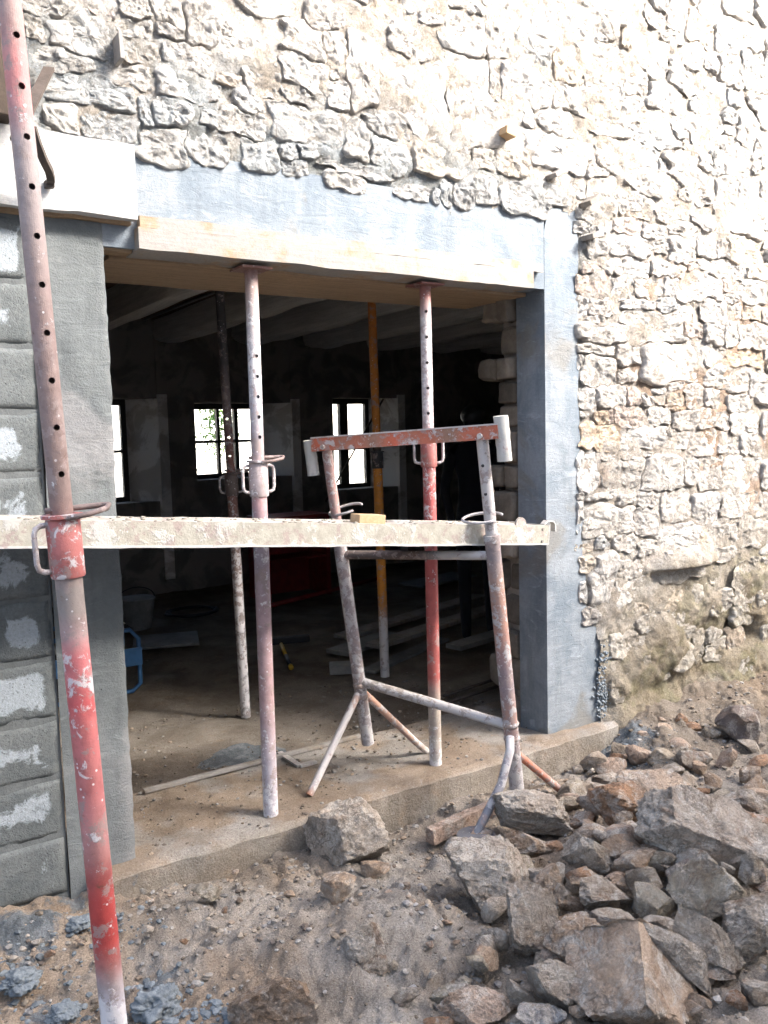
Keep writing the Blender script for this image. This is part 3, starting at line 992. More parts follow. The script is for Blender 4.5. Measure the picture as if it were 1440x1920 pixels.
def stone_mesh(i, arr, nb):
    x, z, w, h = arr[i]
    N, RS = 56, 46
    ang = np.linspace(0, 2 * math.pi, N, endpoint=False)
    rr = np.linspace(0.05, 1.12, RS)
    ux = np.cos(ang)[:, None] * rr[None] * w / 2 * 1.25
    uz = np.sin(ang)[:, None] * rr[None] * h / 2 * 1.25
    px, pz = (x + ux).ravel(), (z + uz).ravel()
    q = np.stack([px, 0 * px, pz], 1)
    wx = px + 0.020 * vnoise(q, 8, 301) + 0.012 * vnoise(q, 26, 305)
    wz = pz + 0.020 * vnoise(q, 8, 302) + 0.012 * vnoise(q, 26, 306)

    def met(j):
        a = np.abs(wx - arr[j, 0]) / (arr[j, 2] / 2)
        b = np.abs(wz - arr[j, 1]) / (arr[j, 3] / 2)
        return (a ** 7 + b ** 7) ** (1 / 7)
    mi = met(i)
    ok = (mi < 1.16) & ~in_concrete(px + 0.004, pz - 0.004)
    g = 0.004 / (min(w, h) / 2)
    for j in nb:
        ok &= mi < met(j) - g
    ok = ok.reshape(N, RS)
    first = np.where(ok.all(1), RS - 1, np.argmin(ok, axis=1))
    rad = rr[np.maximum(first - 1, 0)]
    rad = np.minimum(rad, 0.5 * (np.roll(rad, 1) + np.roll(rad, -1)) + 0.10)
    if np.median(rad) < 0.22:
        return None
    r = random.Random(i * 7 + 1)
    prot = r.uniform(0.000, 0.013)
    tx, tz = r.uniform(-0.09, 0.09), r.uniform(-0.10, 0.08)
    rings = [0.0, 0.12, 0.24, 0.36, 0.48, 0.59, 0.70, 0.79, 0.87, 0.93, 0.97, 0.995, 1.02]
    prof = [1, 1, 1, 1, 0.99, 0.98, 0.97, 0.95, 0.91, 0.82, 0.55, -0.4, -3.0]
    vs = []
    for k, t in enumerate(rings):
        for a in range(N):
            sx = math.cos(ang[a]) * rad[a] * t * w / 2 * 1.25
            sz = math.sin(ang[a]) * rad[a] * t * h / 2 * 1.25
            vs.append((x + sx, -(prot * prof[k]) + tx * sx * max(0, prof[k]) + tz * sz * max(0, prof[k]), z + sz))
            if k == 0:
                break
    vs = np.array(vs)
    vs[:, 1] += -0.009 * fbm(vs * [1, 0, 1] + i * 3.7, 9, 4, 311) - 0.010 * np.abs(fbm(vs * [1, 0, 1] + i, 26, 4, 317, 0.62))
    vs[:, 1] += 0.6 * (bed_y(np.array([[x, 0, z]]))[0] - 0.002)
    fs = []
    for a in range(N):
        fs.append((0, 1 + a, 1 + (a + 1) % N))
    for k in range(1, len(rings) - 1):
        o = 1 + (k - 1) * N
        for a in range(N):
            a2 = (a + 1) % N
            fs.append((o + a, o + N + a, o + N + a2, o + a2))
    fs = [f[::-1] for f in fs]
    return vs, fs


def build_stones():
    arr = np.array([s[:4] for s in STONES])
    made = []
    for i, s in enumerate(STONES):
        d = np.maximum(np.abs(arr[:, 0] - s[0]), np.abs(arr[:, 1] - s[1]))
        nb = [j for j in np.where(d < 0.55)[0] if j != i]
        m = stone_mesh(i, arr, nb)
        if m is None:
            continue
        r = random.Random(i)
        t = np.array(s[4]) * r.uniform(0.86, 1.10)
        q = np.array([[s[0], 0, s[1]]])
        kb = float(blue_mask(q[:, 0], q[:, 2])[0]) * r.uniform(0.15, 0.75) if s[1] > 2.4 else 0
        ks = float(soil_mask(q[:, 0], q[:, 2])[0]) * 0.55
        wt = wall_tone(q)[0]
        t = t * 0.78 + wt * 0.22
        t = t * (1 - kb) + np.array((0.42, 0.46, 0.485)) * kb
        t = t * (1 - ks) + np.array((0.33, 0.29, 0.21)) * ks
        px, py, dd = project((s[0], 0, s[1]))
        vis = (-40 < px < 1480) and (-40 < py < 1960)
        area = s[2] * s[3] / dd ** 2 if vis else -1
        made.append((area, m, tuple(t)))
    made.sort(key=lambda e: -e[0])
    rest = MB()
    for k, (area, (vs, fs), t) in enumerate(made):
        if k < 296 and area > 0:
            org = vs[0]
            MB().add(vs, fs, (*t, 0)).build('stone', 'stone', sw, origin=tuple(org), smooth_shade=True)
        else:
            rest.add(vs, fs, (*t, 0))
    if rest.v:
        tag(rest.build('small_stones', 'stone', sw, smooth_shade=True), kind='stuff')
    print('stones', len(made))


build_stones()


# stones showing in the right-hand reveal behind the cast column
def rock_arrays(seed, sub=3, cuts=9, lo=0.55, hi=0.88, rough=0.06, planes=()):
    bm = bmesh.new()
    bmesh.ops.create_icosphere(bm, subdivisions=sub, radius=1.0)
    v = np.array([p.co[:] for p in bm.verts])
    f = [tuple(q.index for q in p.verts) for p in bm.faces]
    bm.free()
    r = np.random.default_rng(seed)
    v = v * (1 + rough * 1.2 * fbm(v + seed * 1.7, 1.3, 2, seed % 97))[:, None]
    faces = []
    for k in range(cuts):
        n = r.normal(size=3)
        faces.append((n, r.uniform(lo, hi)))
    for n, o in [(np.array(p[:3]), p[3]) for p in planes] + faces:
        n = n / np.linalg.norm(n)
        d = v @ n
        v = v - np.maximum(d - o, 0)[:, None] * n
    v = v - v * (rough * 0.55 * np.abs(fbm(v + seed, 3.6, 3, seed % 91)))[:, None]
    if sub > 3:
        v = v + v * (rough * 0.38 * fbm(v + seed, 13, 3, seed % 89))[:, None]
    mx = np.abs(v).max(0)
    return v / mx, f


def jamb_stones():
    z = -0.02
    k = 0
    while z < 2.22:
        h = random.uniform(0.12, 0.20)
        y = 0.215
        while y < 0.33:
            d = random.uniform(0.10, 0.17)
            v, f = rock_arrays(900 + k, 3, 0, 0.55, 0.85, 0.12)
            v = np.sign(v) * np.abs(v) ** 0.32
            v = v * (1 + 0.13 * fbm(v * 0.8 + k * 3.1, 1.6, 3, k))[:, None]
            v = v / np.abs(v).max(0)
            v = v * [random.uniform(0.05, 0.10), d / 2 * 0.98, h / 2 * 0.97] + [3.055 + random.uniform(-0.03, 0.02), y + d / 2, z + h / 2]
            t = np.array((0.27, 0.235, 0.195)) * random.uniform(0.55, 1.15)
            MB().add(v, f, (*t, 0)).build('reveal_stone', 'gravel', sw, origin=tuple(v.mean(0)), auto=40)
            y += d
            k += 1
        z += h
    MB().add([(x, y, z) for z in (-0.3, 2.72) for x, y in ((3.03, 0.21), (3.31, 0.21), (3.31, 0.585), (3.24, 0.585), (3.05, 0.37))], [(4, 3, 2, 1, 0), (5, 6, 7, 8, 9), (0, 1, 6, 5), (1, 2, 7, 6), (2, 3, 8, 7), (3, 4, 9, 8), (4, 0, 5, 9)]).build('reveal_core', 'plaster', sw)


jamb_stones()

# ------------------------------------------------------------------ cast concrete frame: lintel and right column
cf = thing('concrete_surround', (3.1, 0.1, 0.0), 'new grey cast concrete lintel and column around the opening', 'surround')


def prism_y(outline, y0, y1, col=None, jitter=0.0, res=0.02):
    """outline in x,z (counter-clockwise), front at y0"""
    pts = []
    for i, (a, b) in enumerate(zip(outline, outline[1:] + outline[:1])):
        rag = a[2] if len(a) > 2 else 0.0
        L = math.hypot(b[0] - a[0], b[1] - a[1])
        n = max(1, int(L / res)) if rag else 1
        for k in range(n):
            t = k / n
            x, z = a[0] + (b[0] - a[0]) * t, a[1] + (b[1] - a[1]) * t
            if rag:
                x += rag * fbm([[x, z, 1.0]], 12, 3, 5)[0]
                z += rag * fbm([[x, z, 2.0]], 12, 3, 6)[0]
            pts.append((x, z))
    n = len(pts)
    vs = [(x, y0, z) for x, z in pts] + [(x, y1, z) for x, z in pts]
    fs = [tuple(range(n)), tuple(range(2 * n - 1, n - 1, -1))]
    for i in range(n):
        j = (i + 1) % n
        fs.append((i, n + i, n + j, j))
    m = MB().add(vs, fs, col)
    return m


prism_y([(2.984, -0.02), (3.30, -0.02, 0.012), (3.41, 0.02, 0.02), (3.40, 0.30, 0.02), (3.425, 0.50, 0.02), (3.27, 0.545, 0.012), (3.235, 1.0, 0.014), (3.21, 1.6, 0.014),
         (3.205, 2.2, 0.014), (3.215, 2.64, 0.012), (3.02, 2.60, 0.012), (2.984, 2.50)], -0.0015, 0.2, (0.5, 0.5, 0.5, 0)).build('column', 'portal', cf, auto=40)
prism_y([(0.62, 2.225), (2.9838, 2.225), (2.9838, 2.585), (0.62, 2.585)], 0.0, 0.2, (0.5, 0.5, 0.5, 0)).build('lintel', 'portal', cf, auto=40)
# rough trowelled rim where column meets old masonry
rim = MB()
for k in range(420):
    z = random.triangular(-0.02, 0.46, 0.1)
    x = 3.385 + random.gauss(0, 0.022) - (0.03 * random.random() if z < 0.3 else -0.01)
    v, f = rock_arrays(k % 7 + 40, 1, 4, 0.6, 0.9, 0.1)
    rim.add(v * random.uniform(0.004, 0.010) + [x, -0.012 + random.uniform(-0.01, 0.008), z], f, (0.27, 0.31, 0.34, 0))
rim.build('slurry_crumbs', 'clod', cf, smooth_shade=True)
cf.children[-1]['kind'] = 'stuff'

# ------------------------------------------------------------------ formwork under the lintel
fm = thing('lintel_formwork', (1.95, 0.2, 2.2), 'cement-splashed timber formwork boards under the concrete lintel', 'formwork')


def wobble_board(x0, x1, y0, y1, z0, z1, amp=0.004, col=None, nx=40):
    xs = np.linspace(x0, x1, nx)
    vs, fs = [], []
    for i, x in enumerate(xs):
        for j, (y, z) in enumerate(((y0, z0), (y0, z1), (y1, z1), (y1, z0))):
            n = vnoise([[x, j * 3.3, z0]], 5, 77)[0] * amp + vnoise([[x, j * 3.3, z0]], 19, 78)[0] * amp * 0.5
            vs.append((x, y, z + n))
    for i in range(nx - 1):
        for j in range(4):
            k = (j + 1) % 4
            fs.append((i * 4 + j, i * 4 + k, i * 4 + 4 + k, i * 4 + 4 + j))
    fs += [(3, 2, 1, 0), tuple((nx - 1) * 4 + j for j in range(4))]
    return MB().add(vs, fs, col)


wobble_board(0.992, 2.868, -0.050, 0.105, 2.215, 2.295).build('edge_board', 'form', fm)
wobble_board(1.004, 2.945, -0.034, -0.002, 2.297, 2.337, 0.006).build('batten', 'form', fm)
wobble_board(0.93, 2.965, 0.108, 0.585, 2.205, 2.224, 0.003).build('soffit_board', 'soffit', fm)
MB().box(0.885, 0.988, 0.02, 0.10, 2.215, 2.30).build('end_block', 'soffit', fm)

fp = thing('formwork_panel', (0.5, -0.06, 2.3), 'wide pale formwork panel above the left pillar', 'formwork')
wobble_board(-0.6, 0.984, -0.075, -0.030, 2.312, 2.560, 0.005).build('panel', 'formpanel', fp)
wobble_board(-0.6, 0.975, -0.028, 0.10, 2.302, 2.325, 0.004).build('under_board', 'soffit', fp)

# ------------------------------------------------------------------ block wall and pillar on the left
bw = thing('block_wall', (0.3, 0.1, -0.2), 'damp grey concrete block wall left of the opening', 'wall')
MB().box(-2.5, 0.640, 0.0055, 0.20, -0.3, 2.30).build('mortar', 'joint', bw)


def block(x0, x1, z0, z1, seed):
    r = random.Random(seed)
    nx, nz = max(4, int((x1 - x0) / 0.022)), 11
    xs, zs = np.linspace(x0, x1, nx), np.linspace(z0, z1, nz)
    X, Z = np.meshgrid(xs, zs, indexing='ij')
    q = np.stack([X.ravel(), 0 * X.ravel() + seed, Z.ravel()], 1)
    e = np.minimum(np.minimum(X - x0, x1 - X), np.minimum(Z - z0, z1 - Z))
    Yy = -0.001 + r.uniform(-0.002, 0.003) + 0.005 * smooth(0.004, 0.0, e) + 0.0025 * fbm(q, 22, 3, 5).reshape(X.shape)
    P = np.stack([X, Yy, Z], -1)
    al = smooth(0.0, 0.09, e + 0.03 * fbm(q, 7, 3, seed).reshape(X.shape)) * r.choice([0.35, 0.6, 0.75, 0.85, 0.95])
    c = np.zeros(X.shape + (4,))
    c[..., :3] = 0.3
    c[..., 3] = al
    mb = MB().grid(P[:, ::1], c)
    mb.f = [f for f in mb.f]
    side = []
    o = len(mb.v)
    bd = [(i, 0) for i in range(nx)] + [(nx - 1, j) for j in range(1, nz)] + [(i, nz - 1) for i in range(nx - 2, -1, -1)] + [(0, j) for j in range(nz - 2, 0, -1)]
    for (i, j) in bd:
        mb.v.append((float(P[i, j, 0]), 0.06, float(P[i, j, 2])))
        mb.c.append((0.3, 0.3, 0.3, 0.0))
    for k in range(len(bd)):
        a, b = bd[k], bd[(k + 1) % len(bd)]
        mb.f.append((a[0] * nz + a[1], o + k, o + (k + 1) % len(bd), b[0] * nz + b[1]))
    mb.build('block', 'block', bw, origin=((x0 + x1) / 2, 0.0, z0), smooth_shade=True)


for row in range(11):
    z0 = -0.052 + row * 0.2135
    x1 = 0.632
    xe = 0.43 if row in (4, 5, 6) else (0.14 + 0.06 * (row % 3))
    if row in (4, 5, 6):
        xe = 0.420
    first = True
    while x1 > -1.5:
        x0 = xe + 0.012 if first else x1 - 0.40
        block(x0, x1, z0 + 0.008, z0 + 0.206, row * 31 + int(x1 * 50))
        x1 = x0 - 0.014
        first = False
pil = MB()
xsP = np.linspace(0.642, 0.880, 16)
zsP = np.linspace(-0.30, 2.30, 130)
X, Z = np.meshgrid(xsP, zsP, indexing='ij')
q = np.stack([X.ravel(), 0 * X.ravel(), Z.ravel()], 1)
edge = smooth(0.868, 0.880, X)
patch = smooth(1.35, 1.42, Z + 0.05 * np.sin(X * 20)) * smooth(2.22, 2.0, Z + 0.9 * (0.88 - X))
Yp = -0.006 + 0.004 * fbm(q, 6, 4, 401).reshape(X.shape) - patch * (0.004 + 0.006 * np.abs(fbm(q, 42, 3, 403)).reshape(X.shape)) + edge * 0.006
Xp = X + edge * (0.0025 * fbm(q, 30, 3, 409).reshape(X.shape))
P = np.stack([Xp, Yp, Z], -1)
pil.grid(P, np.tile(np.array([0.5, 0.5, 0.5, 0.0]), X.shape + (1,)))
side = np.stack([P[-1], P[-1] * [1, 0, 1] + [0, 0.10, 0], P[-1] * [1, 0, 1] + [0.0, 0.215, 0]], 0)
pil.grid(side, np.tile(np.array([0.5, 0.5, 0.5, 0.0]), side.shape[:2] + (1,)))
pil.build('rendered_pillar', 'pillar', bw, auto=45)


# ------------------------------------------------------------------ adjustable steel props
def cut_holes(ob, cutters):
    me = bpy.data.meshes.new('tmp')
    me.from_pydata([tuple(v) for v in cutters.v], [], cutters.f)
    c = bpy.data.objects.new('tmp', me)
    COL.objects.link(c)
    md = ob.modifiers.new('b', 'BOOLEAN')
    md.operation = 'DIFFERENCE'
    md.solver = 'EXACT'
    md.object = c
    bpy.context.view_layer.update()
    dg = bpy.context.evaluated_depsgraph_get()
    new = bpy.data.meshes.new_from_object(ob.evaluated_get(dg))
    ob.modifiers.clear()
    ob.data = new
    bpy.data.objects.remove(c)


def hollow(mb, a, b, ro, ri, n, keys, t0=0.0, t1=1.0, step=0.05):
    a, b = np.asarray(a, float), np.asarray(b, float)
    L = np.linalg.norm(b - a)
    m = max(2, int(L / step))
    ts = np.linspace(0, 1, m)
    out = [a + (b - a) * t for t in ts]
    pts = out + out[::-1]
    rad = [ro] * m + [ri] * m
    t = (b - a) / L
    ref = np.array([1.0, 0, 0]) - t * t[0]
    ref /= np.linalg.norm(ref)
    q = np.cross(t, ref)
    vs, cs, fs = [], [], []
    for i, p in enumerate(pts):
        tt = ts[i] if i < m else ts[2 * m - 1 - i]
        c = keyed(keys, t0 + (t1 - t0) * tt)
        for k in range(n):
            an = 2 * math.pi * k / n
            vs.append(p + rad[i] * (math.cos(an) * ref + math.sin(an) * q))
            cs.append(c)
    M = 2 * m
    for i in range(M):
        j = (i + 1) % M
        for k in range(n):
            k2 = (k + 1) % n
            fs.append((i * n + k, i * n + k2, j * n + k2, j * n + k))
    return mb.add(vs, fs, cs)


def steel_prop(label, base, top, collar, ro, ri, keys, holes=0.1, hole_dir=None, collar_len=0.12, plate=True, handles=True, pin=(1, 0, 0), mat='worn', name='steel_prop', hole_range=(0.02, 0.9), ckey=None, pin_side=1.0):
    base, top = np.asarray(base, float), np.asarray(top, float)
    ax = (top - base)
    L = np.linalg.norm(ax)
    ax /= L
    tc = collar / L
    root = thing(name, base, label, 'prop', 'adjustable steel props')
    cpt = base + ax * collar
    o = MB()
    hollow(o, base, cpt, ro, ro - 0.004, 24, keys, 0, tc)
    o.build('outer_tube', mat, root, auto=50)
    inn = hollow(MB(), cpt - ax * 0.25, top, ri, ri - 0.004, 36, keys, tc - 0.25 / L, 1.0)
    it = inn.build('inner_tube', mat, root, auto=50)
    to_cam = CAM - (base + ax * collar)
    if hole_dir is None:
        hole_dir = to_cam
    hd = np.asarray(hole_dir, float)
    hd = hd - ax * (hd @ ax)
    hd /= np.linalg.norm(hd)
    cut = MB()
    org = np.array(root.location)
    s = collar + 0.10
    while s < L - 0.06:
        f = (s - collar) / (L - collar)
        if hole_range[0] < f < hole_range[1]:
            c = base + ax * s
            cut.tube([c - hd * (ri + 0.02), c + hd * (ri + 0.02)], 0.0072, 12)
        s += holes
    if cut.v:
        cut_holes(it, cut)
        it.data.shade_flat()
        me = it.data
        co = np.zeros(len(me.vertices) * 3)
        me.vertices.foreach_get('co', co)
        tt = ((co.reshape(-1, 3) + np.array(root.location) - base) @ ax) / L
        ks = np.array(keys, float)
        cc = np.stack([np.interp(tt, ks[:, 0], ks[:, m]) for m in range(1, 5)], 1).astype(np.float32)
        old = me.color_attributes.get('tone')
        if old is not None:
            me.color_attributes.remove(old)
        me.color_attributes.new('tone', 'FLOAT_COLOR', 'POINT').data.foreach_set('color', cc.ravel())
    ck = ckey or keyed(keys, tc - 0.02)
    rc = ro + 0.008
    cp = [cpt - ax * collar_len, cpt - ax * (collar_len - 0.004), cpt - ax * 0.004, cpt]
    MB().tube(cp, [rc - 0.002, rc, rc, rc - 0.003], 24, cols=[ck] * 4).build('collar', mat, root, auto=40)
    MB().tube([cpt + ax * 0.001, cpt + ax * 0.009], rc + 0.008, 24, cols=[ck] * 2).build('flange', mat, root, auto=40)
    side = np.cross(ax, hd)
    side /= np.linalg.norm(side)
    if handles:
        for sg in ((1, -1) if handles is True else (handles,)):
            d = side * sg
            b0, b1 = cpt - ax * 0.012, cpt - ax * (collar_len - 0.018)
            pts = [b0 + d * (rc - 0.006), b0 + d * (rc + 0.012), b0 - ax * 0.006 + d * (rc + 0.024), b0 - ax * 0.02 + d * (rc + 0.028), b1 + ax * 0.02 + d * (rc + 0.028), b1 + ax * 0.006 + d * (rc + 0.024), b1 + d * (rc + 0.012), b1 + d * (rc - 0.006)]
            MB().tube(pts, 0.0065, 8, cols=[(0.36, 0.33, 0.33, 0.5)] * len(pts)).build('handle', mat, root, smooth_shade=True)
    if pin is not None:
        pc = cpt + ax * 0.020
        d = side * pin_side
        g = hd
        pts = [pc - d * (ri + 0.012) , pc + d * (ri + 0.02), pc + d * (ri + 0.062) + g * 0.004, pc + d * (ri + 0.078) + g * 0.018, pc + d * (ri + 0.066) + g * 0.034 - ax * 0.006, pc + d * (ri + 0.02) + g * 0.045 - ax * 0.014, pc - d * 0.004 + g * (ri + 0.018) - ax * 0.018]
        MB().tube(pts, 0.0068, 8, cols=[(0.16, 0.12, 0.11, 0.2)] * len(pts)).build('pin', mat, root, smooth_shade=True)
    if plate:
        pk = keyed(keys, 1.0)
        MB().obox(top - ax * 0.004, (0.062, 0, 0), (0, 0.062, 0), (0, 0, 0.004), pk).build('head_plate', mat, root)
    bk = keyed(keys, 0.0)
    MB().obox(base - ax * 0.018, (0.055, 0, 0), (0, 0.055, 0), (0, 0, 0.003), bk).build('base_plate', mat, root)
    return root


RED, RED2, PURP, LILAC, RUST, MUD, BROWN, ORANGE = (0.42, 0.045, 0.04), (0.36, 0.07, 0.065), (0.17, 0.115, 0.115), (0.37, 0.33, 0.36), (0.17, 0.075, 0.045), (0.27, 0.235, 0.20), (0.12, 0.085, 0.07), (0.50, 0.20, 0.03)
k_front = [(0.00, 0.46, 0.46, 0.50, 0.8), (0.125, 0.46, 0.45, 0.49, 0.8), (0.145, 0.36, 0.31, 0.31, 0.4), (0.16, 0.27, 0.20, 0.18, 0.2), (0.172, 0.33, 0.09, 0.08, 0.0), (0.19, 0.36, 0.045, 0.04, 0.0), (0.235, 0.34, 0.05, 0.045, 0.05), (0.25, 0.28, 0.09, 0.08, 0.3), (0.27, 0.34, 0.17, 0.16, 0.3), (0.295, 0.42, 0.20, 0.19, 0.35), (0.31, 0.40, 0.10, 0.10, 0.15), (0.33, 0.36, 0.17, 0.16, 0.35), (0.35, 0.44, 0.08, 0.08, 0.2), (0.365, 0.38, 0.20, 0.19, 0.45), (0.385, 0.46, 0.05, 0.05, 0.3),
           (0.41, 0.46, 0.16, 0.16, 0.6), (0.425, 0.48, 0.08, 0.08, 0.6), (0.445, 0.44, 0.26, 0.26, 0.5), (0.455, 0.24, 0.20, 0.18, 0.1), (0.49, 0.20, 0.17, 0.155, 0.0), (0.52, 0.24, 0.12, 0.10, 0.3), (0.56, 0.19, 0.135, 0.12, 0.1), (0.70, 0.23, 0.165, 0.15, 0.15), (0.80, 0.28, 0.235, 0.225, 0.25), (0.845, 0.33, 0.27, 0.26, 0.2),
           (0.855, 0.50, 0.21, 0.20, 0.2), (0.90, 0.48, 0.20, 0.19, 0.2), (0.91, 0.32, 0.22, 0.20, 0.2), (1, 0.30, 0.20, 0.19, 0.2)]
fb, ft = on_z(237, 2140, -0.165), at_depth(5, -120, 1.80)
ft = fb + (ft - fb) * 1.02
steel_prop('faded red prop standing in front of the damp block wall', fb, ft, float(np.linalg.norm(at_depth(124, 972, 1.92) - fb)), 0.0300, 0.0247, k_front, 0.1035,
           hole_dir=(CAM - fb) * [1, 1, 0] + np.array([0.75, -0.3, 0]), collar_len=0.135, plate=False, handles=-1, hole_range=(0.0, 1.0), ckey=(0.36, 0.12, 0.11, 0.45), pin_side=1.0)

k_p1 = [(0, 0.42, 0.40, 0.43, 0.8), (0.1, 0.36, 0.32, 0.34, 0.4), (0.22, 0.33, 0.22, 0.22, 0.35), (0.38, 0.32, 0.22, 0.23, 0.3), (0.5, 0.28, 0.24, 0.27, 0.5), (0.6, 0.34, 0.20, 0.20, 0.5), (0.68, 0.26, 0.22, 0.23, 0.3), (0.72, 0.30, 0.27, 0.29, 0.3), (0.82, 0.42, 0.42, 0.45, 0.6), (0.93, 0.34, 0.29, 0.28, 0.4), (1, 0.16, 0.075, 0.06, 0)]
p1b, p1t = on_z(508, 1527, -0.002), on_y(471, 517, 0.04)
p1t[2] = 2.203
steel_prop('lilac-grey cement-crusted prop under the lintel beside the block wall', p1b, p1t, 1.45, 0.0305, 0.0258, k_p1, 0.079, hole_dir=(CAM - p1b) * [1, 1, 0] + np.array([1.4, 0.3, 0]), collar_len=0.135, ckey=(0.30, 0.25, 0.25, 0.4), hole_range=(0.05, 0.6))
k_p2 = [(0, 0.40, 0.38, 0.36, 0.8), (0.06, 0.33, 0.29, 0.25, 0.4), (0.15, 0.30, 0.26, 0.22, 0.2), (0.19, 0.28, 0.075, 0.065, 0.1), (0.4, 0.33, 0.075, 0.07, 0.2), (0.5, 0.32, 0.08, 0.08, 0.5), (0.6, 0.34, 0.075, 0.07, 0.5), (0.66, 0.42, 0.14, 0.13, 0.6), (0.69, 0.36, 0.15, 0.14, 0.2), (0.72, 0.42, 0.35, 0.35, 0.5), (0.93, 0.42, 0.39, 0.39, 0.5), (0.97, 0.22, 0.09, 0.08, 0), (1, 0.17, 0.07, 0.06, 0)]
p2b, p2t = on_z(817, 1434, 0.0), on_y(797, 548, 0.04)
p2t[2] = 2.203
steel_prop('bright red prop with pale upper tube under the lintel near the cast column', p2b, p2t, 1.535, 0.0290, 0.0250, k_p2, 0.112, hole_dir=(CAM - p2b) * [1, 1, 0] + np.array([0.6, 0.2, 0]), collar_len=0.14, ckey=(0.30, 0.11, 0.10, 0.3), hole_range=(0.05, 1.0))
k_p3 = [(0, 0.26, 0.25, 0.25, 0.5), (0.06, 0.28, 0.27, 0.27, 0.8), (0.3, 0.24, 0.19, 0.17, 0.7), (0.55, 0.20, 0.08, 0.06, 0.4), (0.7, 0.16, 0.12, 0.11, 0.3), (0.8, 0.05, 0.045, 0.042, 0), (1, 0.045, 0.04, 0.04, 0)]
p3b = on_z(461, 1344, -0.03)
steel_prop('brown rusty prop standing on the dirt floor inside the room', p3b, p3b + np.array([-0.055, 0.0, 2.52]), 1.38, 0.028, 0.024, k_p3, 0.1, collar_len=0.12, ckey=(0.13, 0.10, 0.09, 0.2), hole_range=(0.0, 0.3))
k_p4 = [(0, 0.38, 0.37, 0.38, 0.9), (0.14, 0.38, 0.33, 0.30, 0.8), (0.19, 0.46, 0.20, 0.05, 0.3), (0.24, 0.52, 0.21, 0.03, 0), (0.55, 0.50, 0.20, 0.03, 0), (0.57, 0.03, 0.03, 0.03, 0), (0.60, 0.03, 0.03, 0.03, 0), (0.61, 0.46, 0.17, 0.025, 0), (1, 0.40, 0.13, 0.02, 0)]
p4b = on_z(722, 1268, -0.03)
steel_prop('orange prop with a black band inside the dark room', p4b, p4b + np.array([-0.03, 0.0, 2.52]), 1.46, 0.030, 0.0265, k_p4, 0.1, collar_len=0.10, handles=None, pin=None, ckey=(0.03, 0.03, 0.03, 0), hole_range=(2, 3))


# ------------------------------------------------------------------ mason's trestle
tr = thing('mason_trestle', (2.2, -0.1, -0.1), 'leaning adjustable mason trestle with rusty red top bar', 'trestle')


def ttube(name, pts, r, tones, n=14, parent=tr, mat='trestle', seg=12):
    pts = [np.asarray(p, float) for p in pts]
    full = []
    for a, b in zip(pts[:-1], pts[1:]):
        full += [a + (b - a) * t for t in np.linspace(0, 1, seg, endpoint=False)]
    full.append(pts[-1])
    cols = [keyed(tones, i / (len(full) - 1)) for i in range(len(full))]
    return MB().tube(full, r, n, cols=cols).build(name, mat, parent, auto=50)


Rb, Rt = on_y(970, 1490, -0.36), on_y(903, 812, -0.36)
Lb, Lt = on_y(690, 1394, 0.20), on_y(611, 833, 0.20)
gm = [(0, 0.28, 0.26, 0.26, 0.7), (0.25, 0.20, 0.165, 0.16, 0.5), (0.55, 0.25, 0.21, 0.21, 0.6), (1, 0.22, 0.19, 0.19, 0.6)]
gr = [(0, 0.32, 0.30, 0.30, 0.8), (0.2, 0.20, 0.185, 0.20, 0.4), (0.3, 0.32, 0.17, 0.12, 0.45), (0.45, 0.19, 0.17, 0.19, 0.4), (0.62, 0.32, 0.17, 0.13, 0.45), (0.85, 0.30, 0.20, 0.16, 0.4), (0.92, 0.17, 0.145, 0.15, 0.1), (1, 0.2, 0.16, 0.16, 0.2)]


def along(a, b, t):
    return np.asarray(a) + (np.asarray(b) - np.asarray(a)) * t


tj = 0.73
ttube('leg', [Rb, along(Rb, Rt, tj)], 0.0325, gr)
ttube('inner_leg', [along(Rb, Rt, tj - 0.1), Rt], 0.0255, [(0, 0.2, 0.17, 0.18, 0.3), (0.5, 0.26, 0.23, 0.22, 0.8), (1, 0.24, 0.20, 0.19, 0.8)])
for yy in (845 + 25, 920):
    pass
ttube('leg', [Lb, along(Lb, Lt, tj)], 0.0290, gm)
ttube('inner_leg', [along(Lb, Lt, tj - 0.1), Lt], 0.0225, [(0, 0.28, 0.2, 0.19, 0.3), (0.5, 0.34, 0.2, 0.18, 0.4), (1, 0.24, 0.16, 0.15, 0.5)])
u = (Rt - Lt)
u /= np.linalg.norm(u)
e0, e1 = Lt - u * 0.055, Rt + u * 0.075
upv = np.array([0.0, 0, 1.0])
nrm = np.cross(u, upv)
nrm /= np.linalg.norm(nrm)
upp = np.cross(nrm, u)
if nrm @ (CAM - Rt) < 0:
    nrm = -nrm
bar = MB()
cent = (e0 + e1) / 2 + upp * 0.0
hl = np.linalg.norm(e1 - e0) / 2
nseg = 30
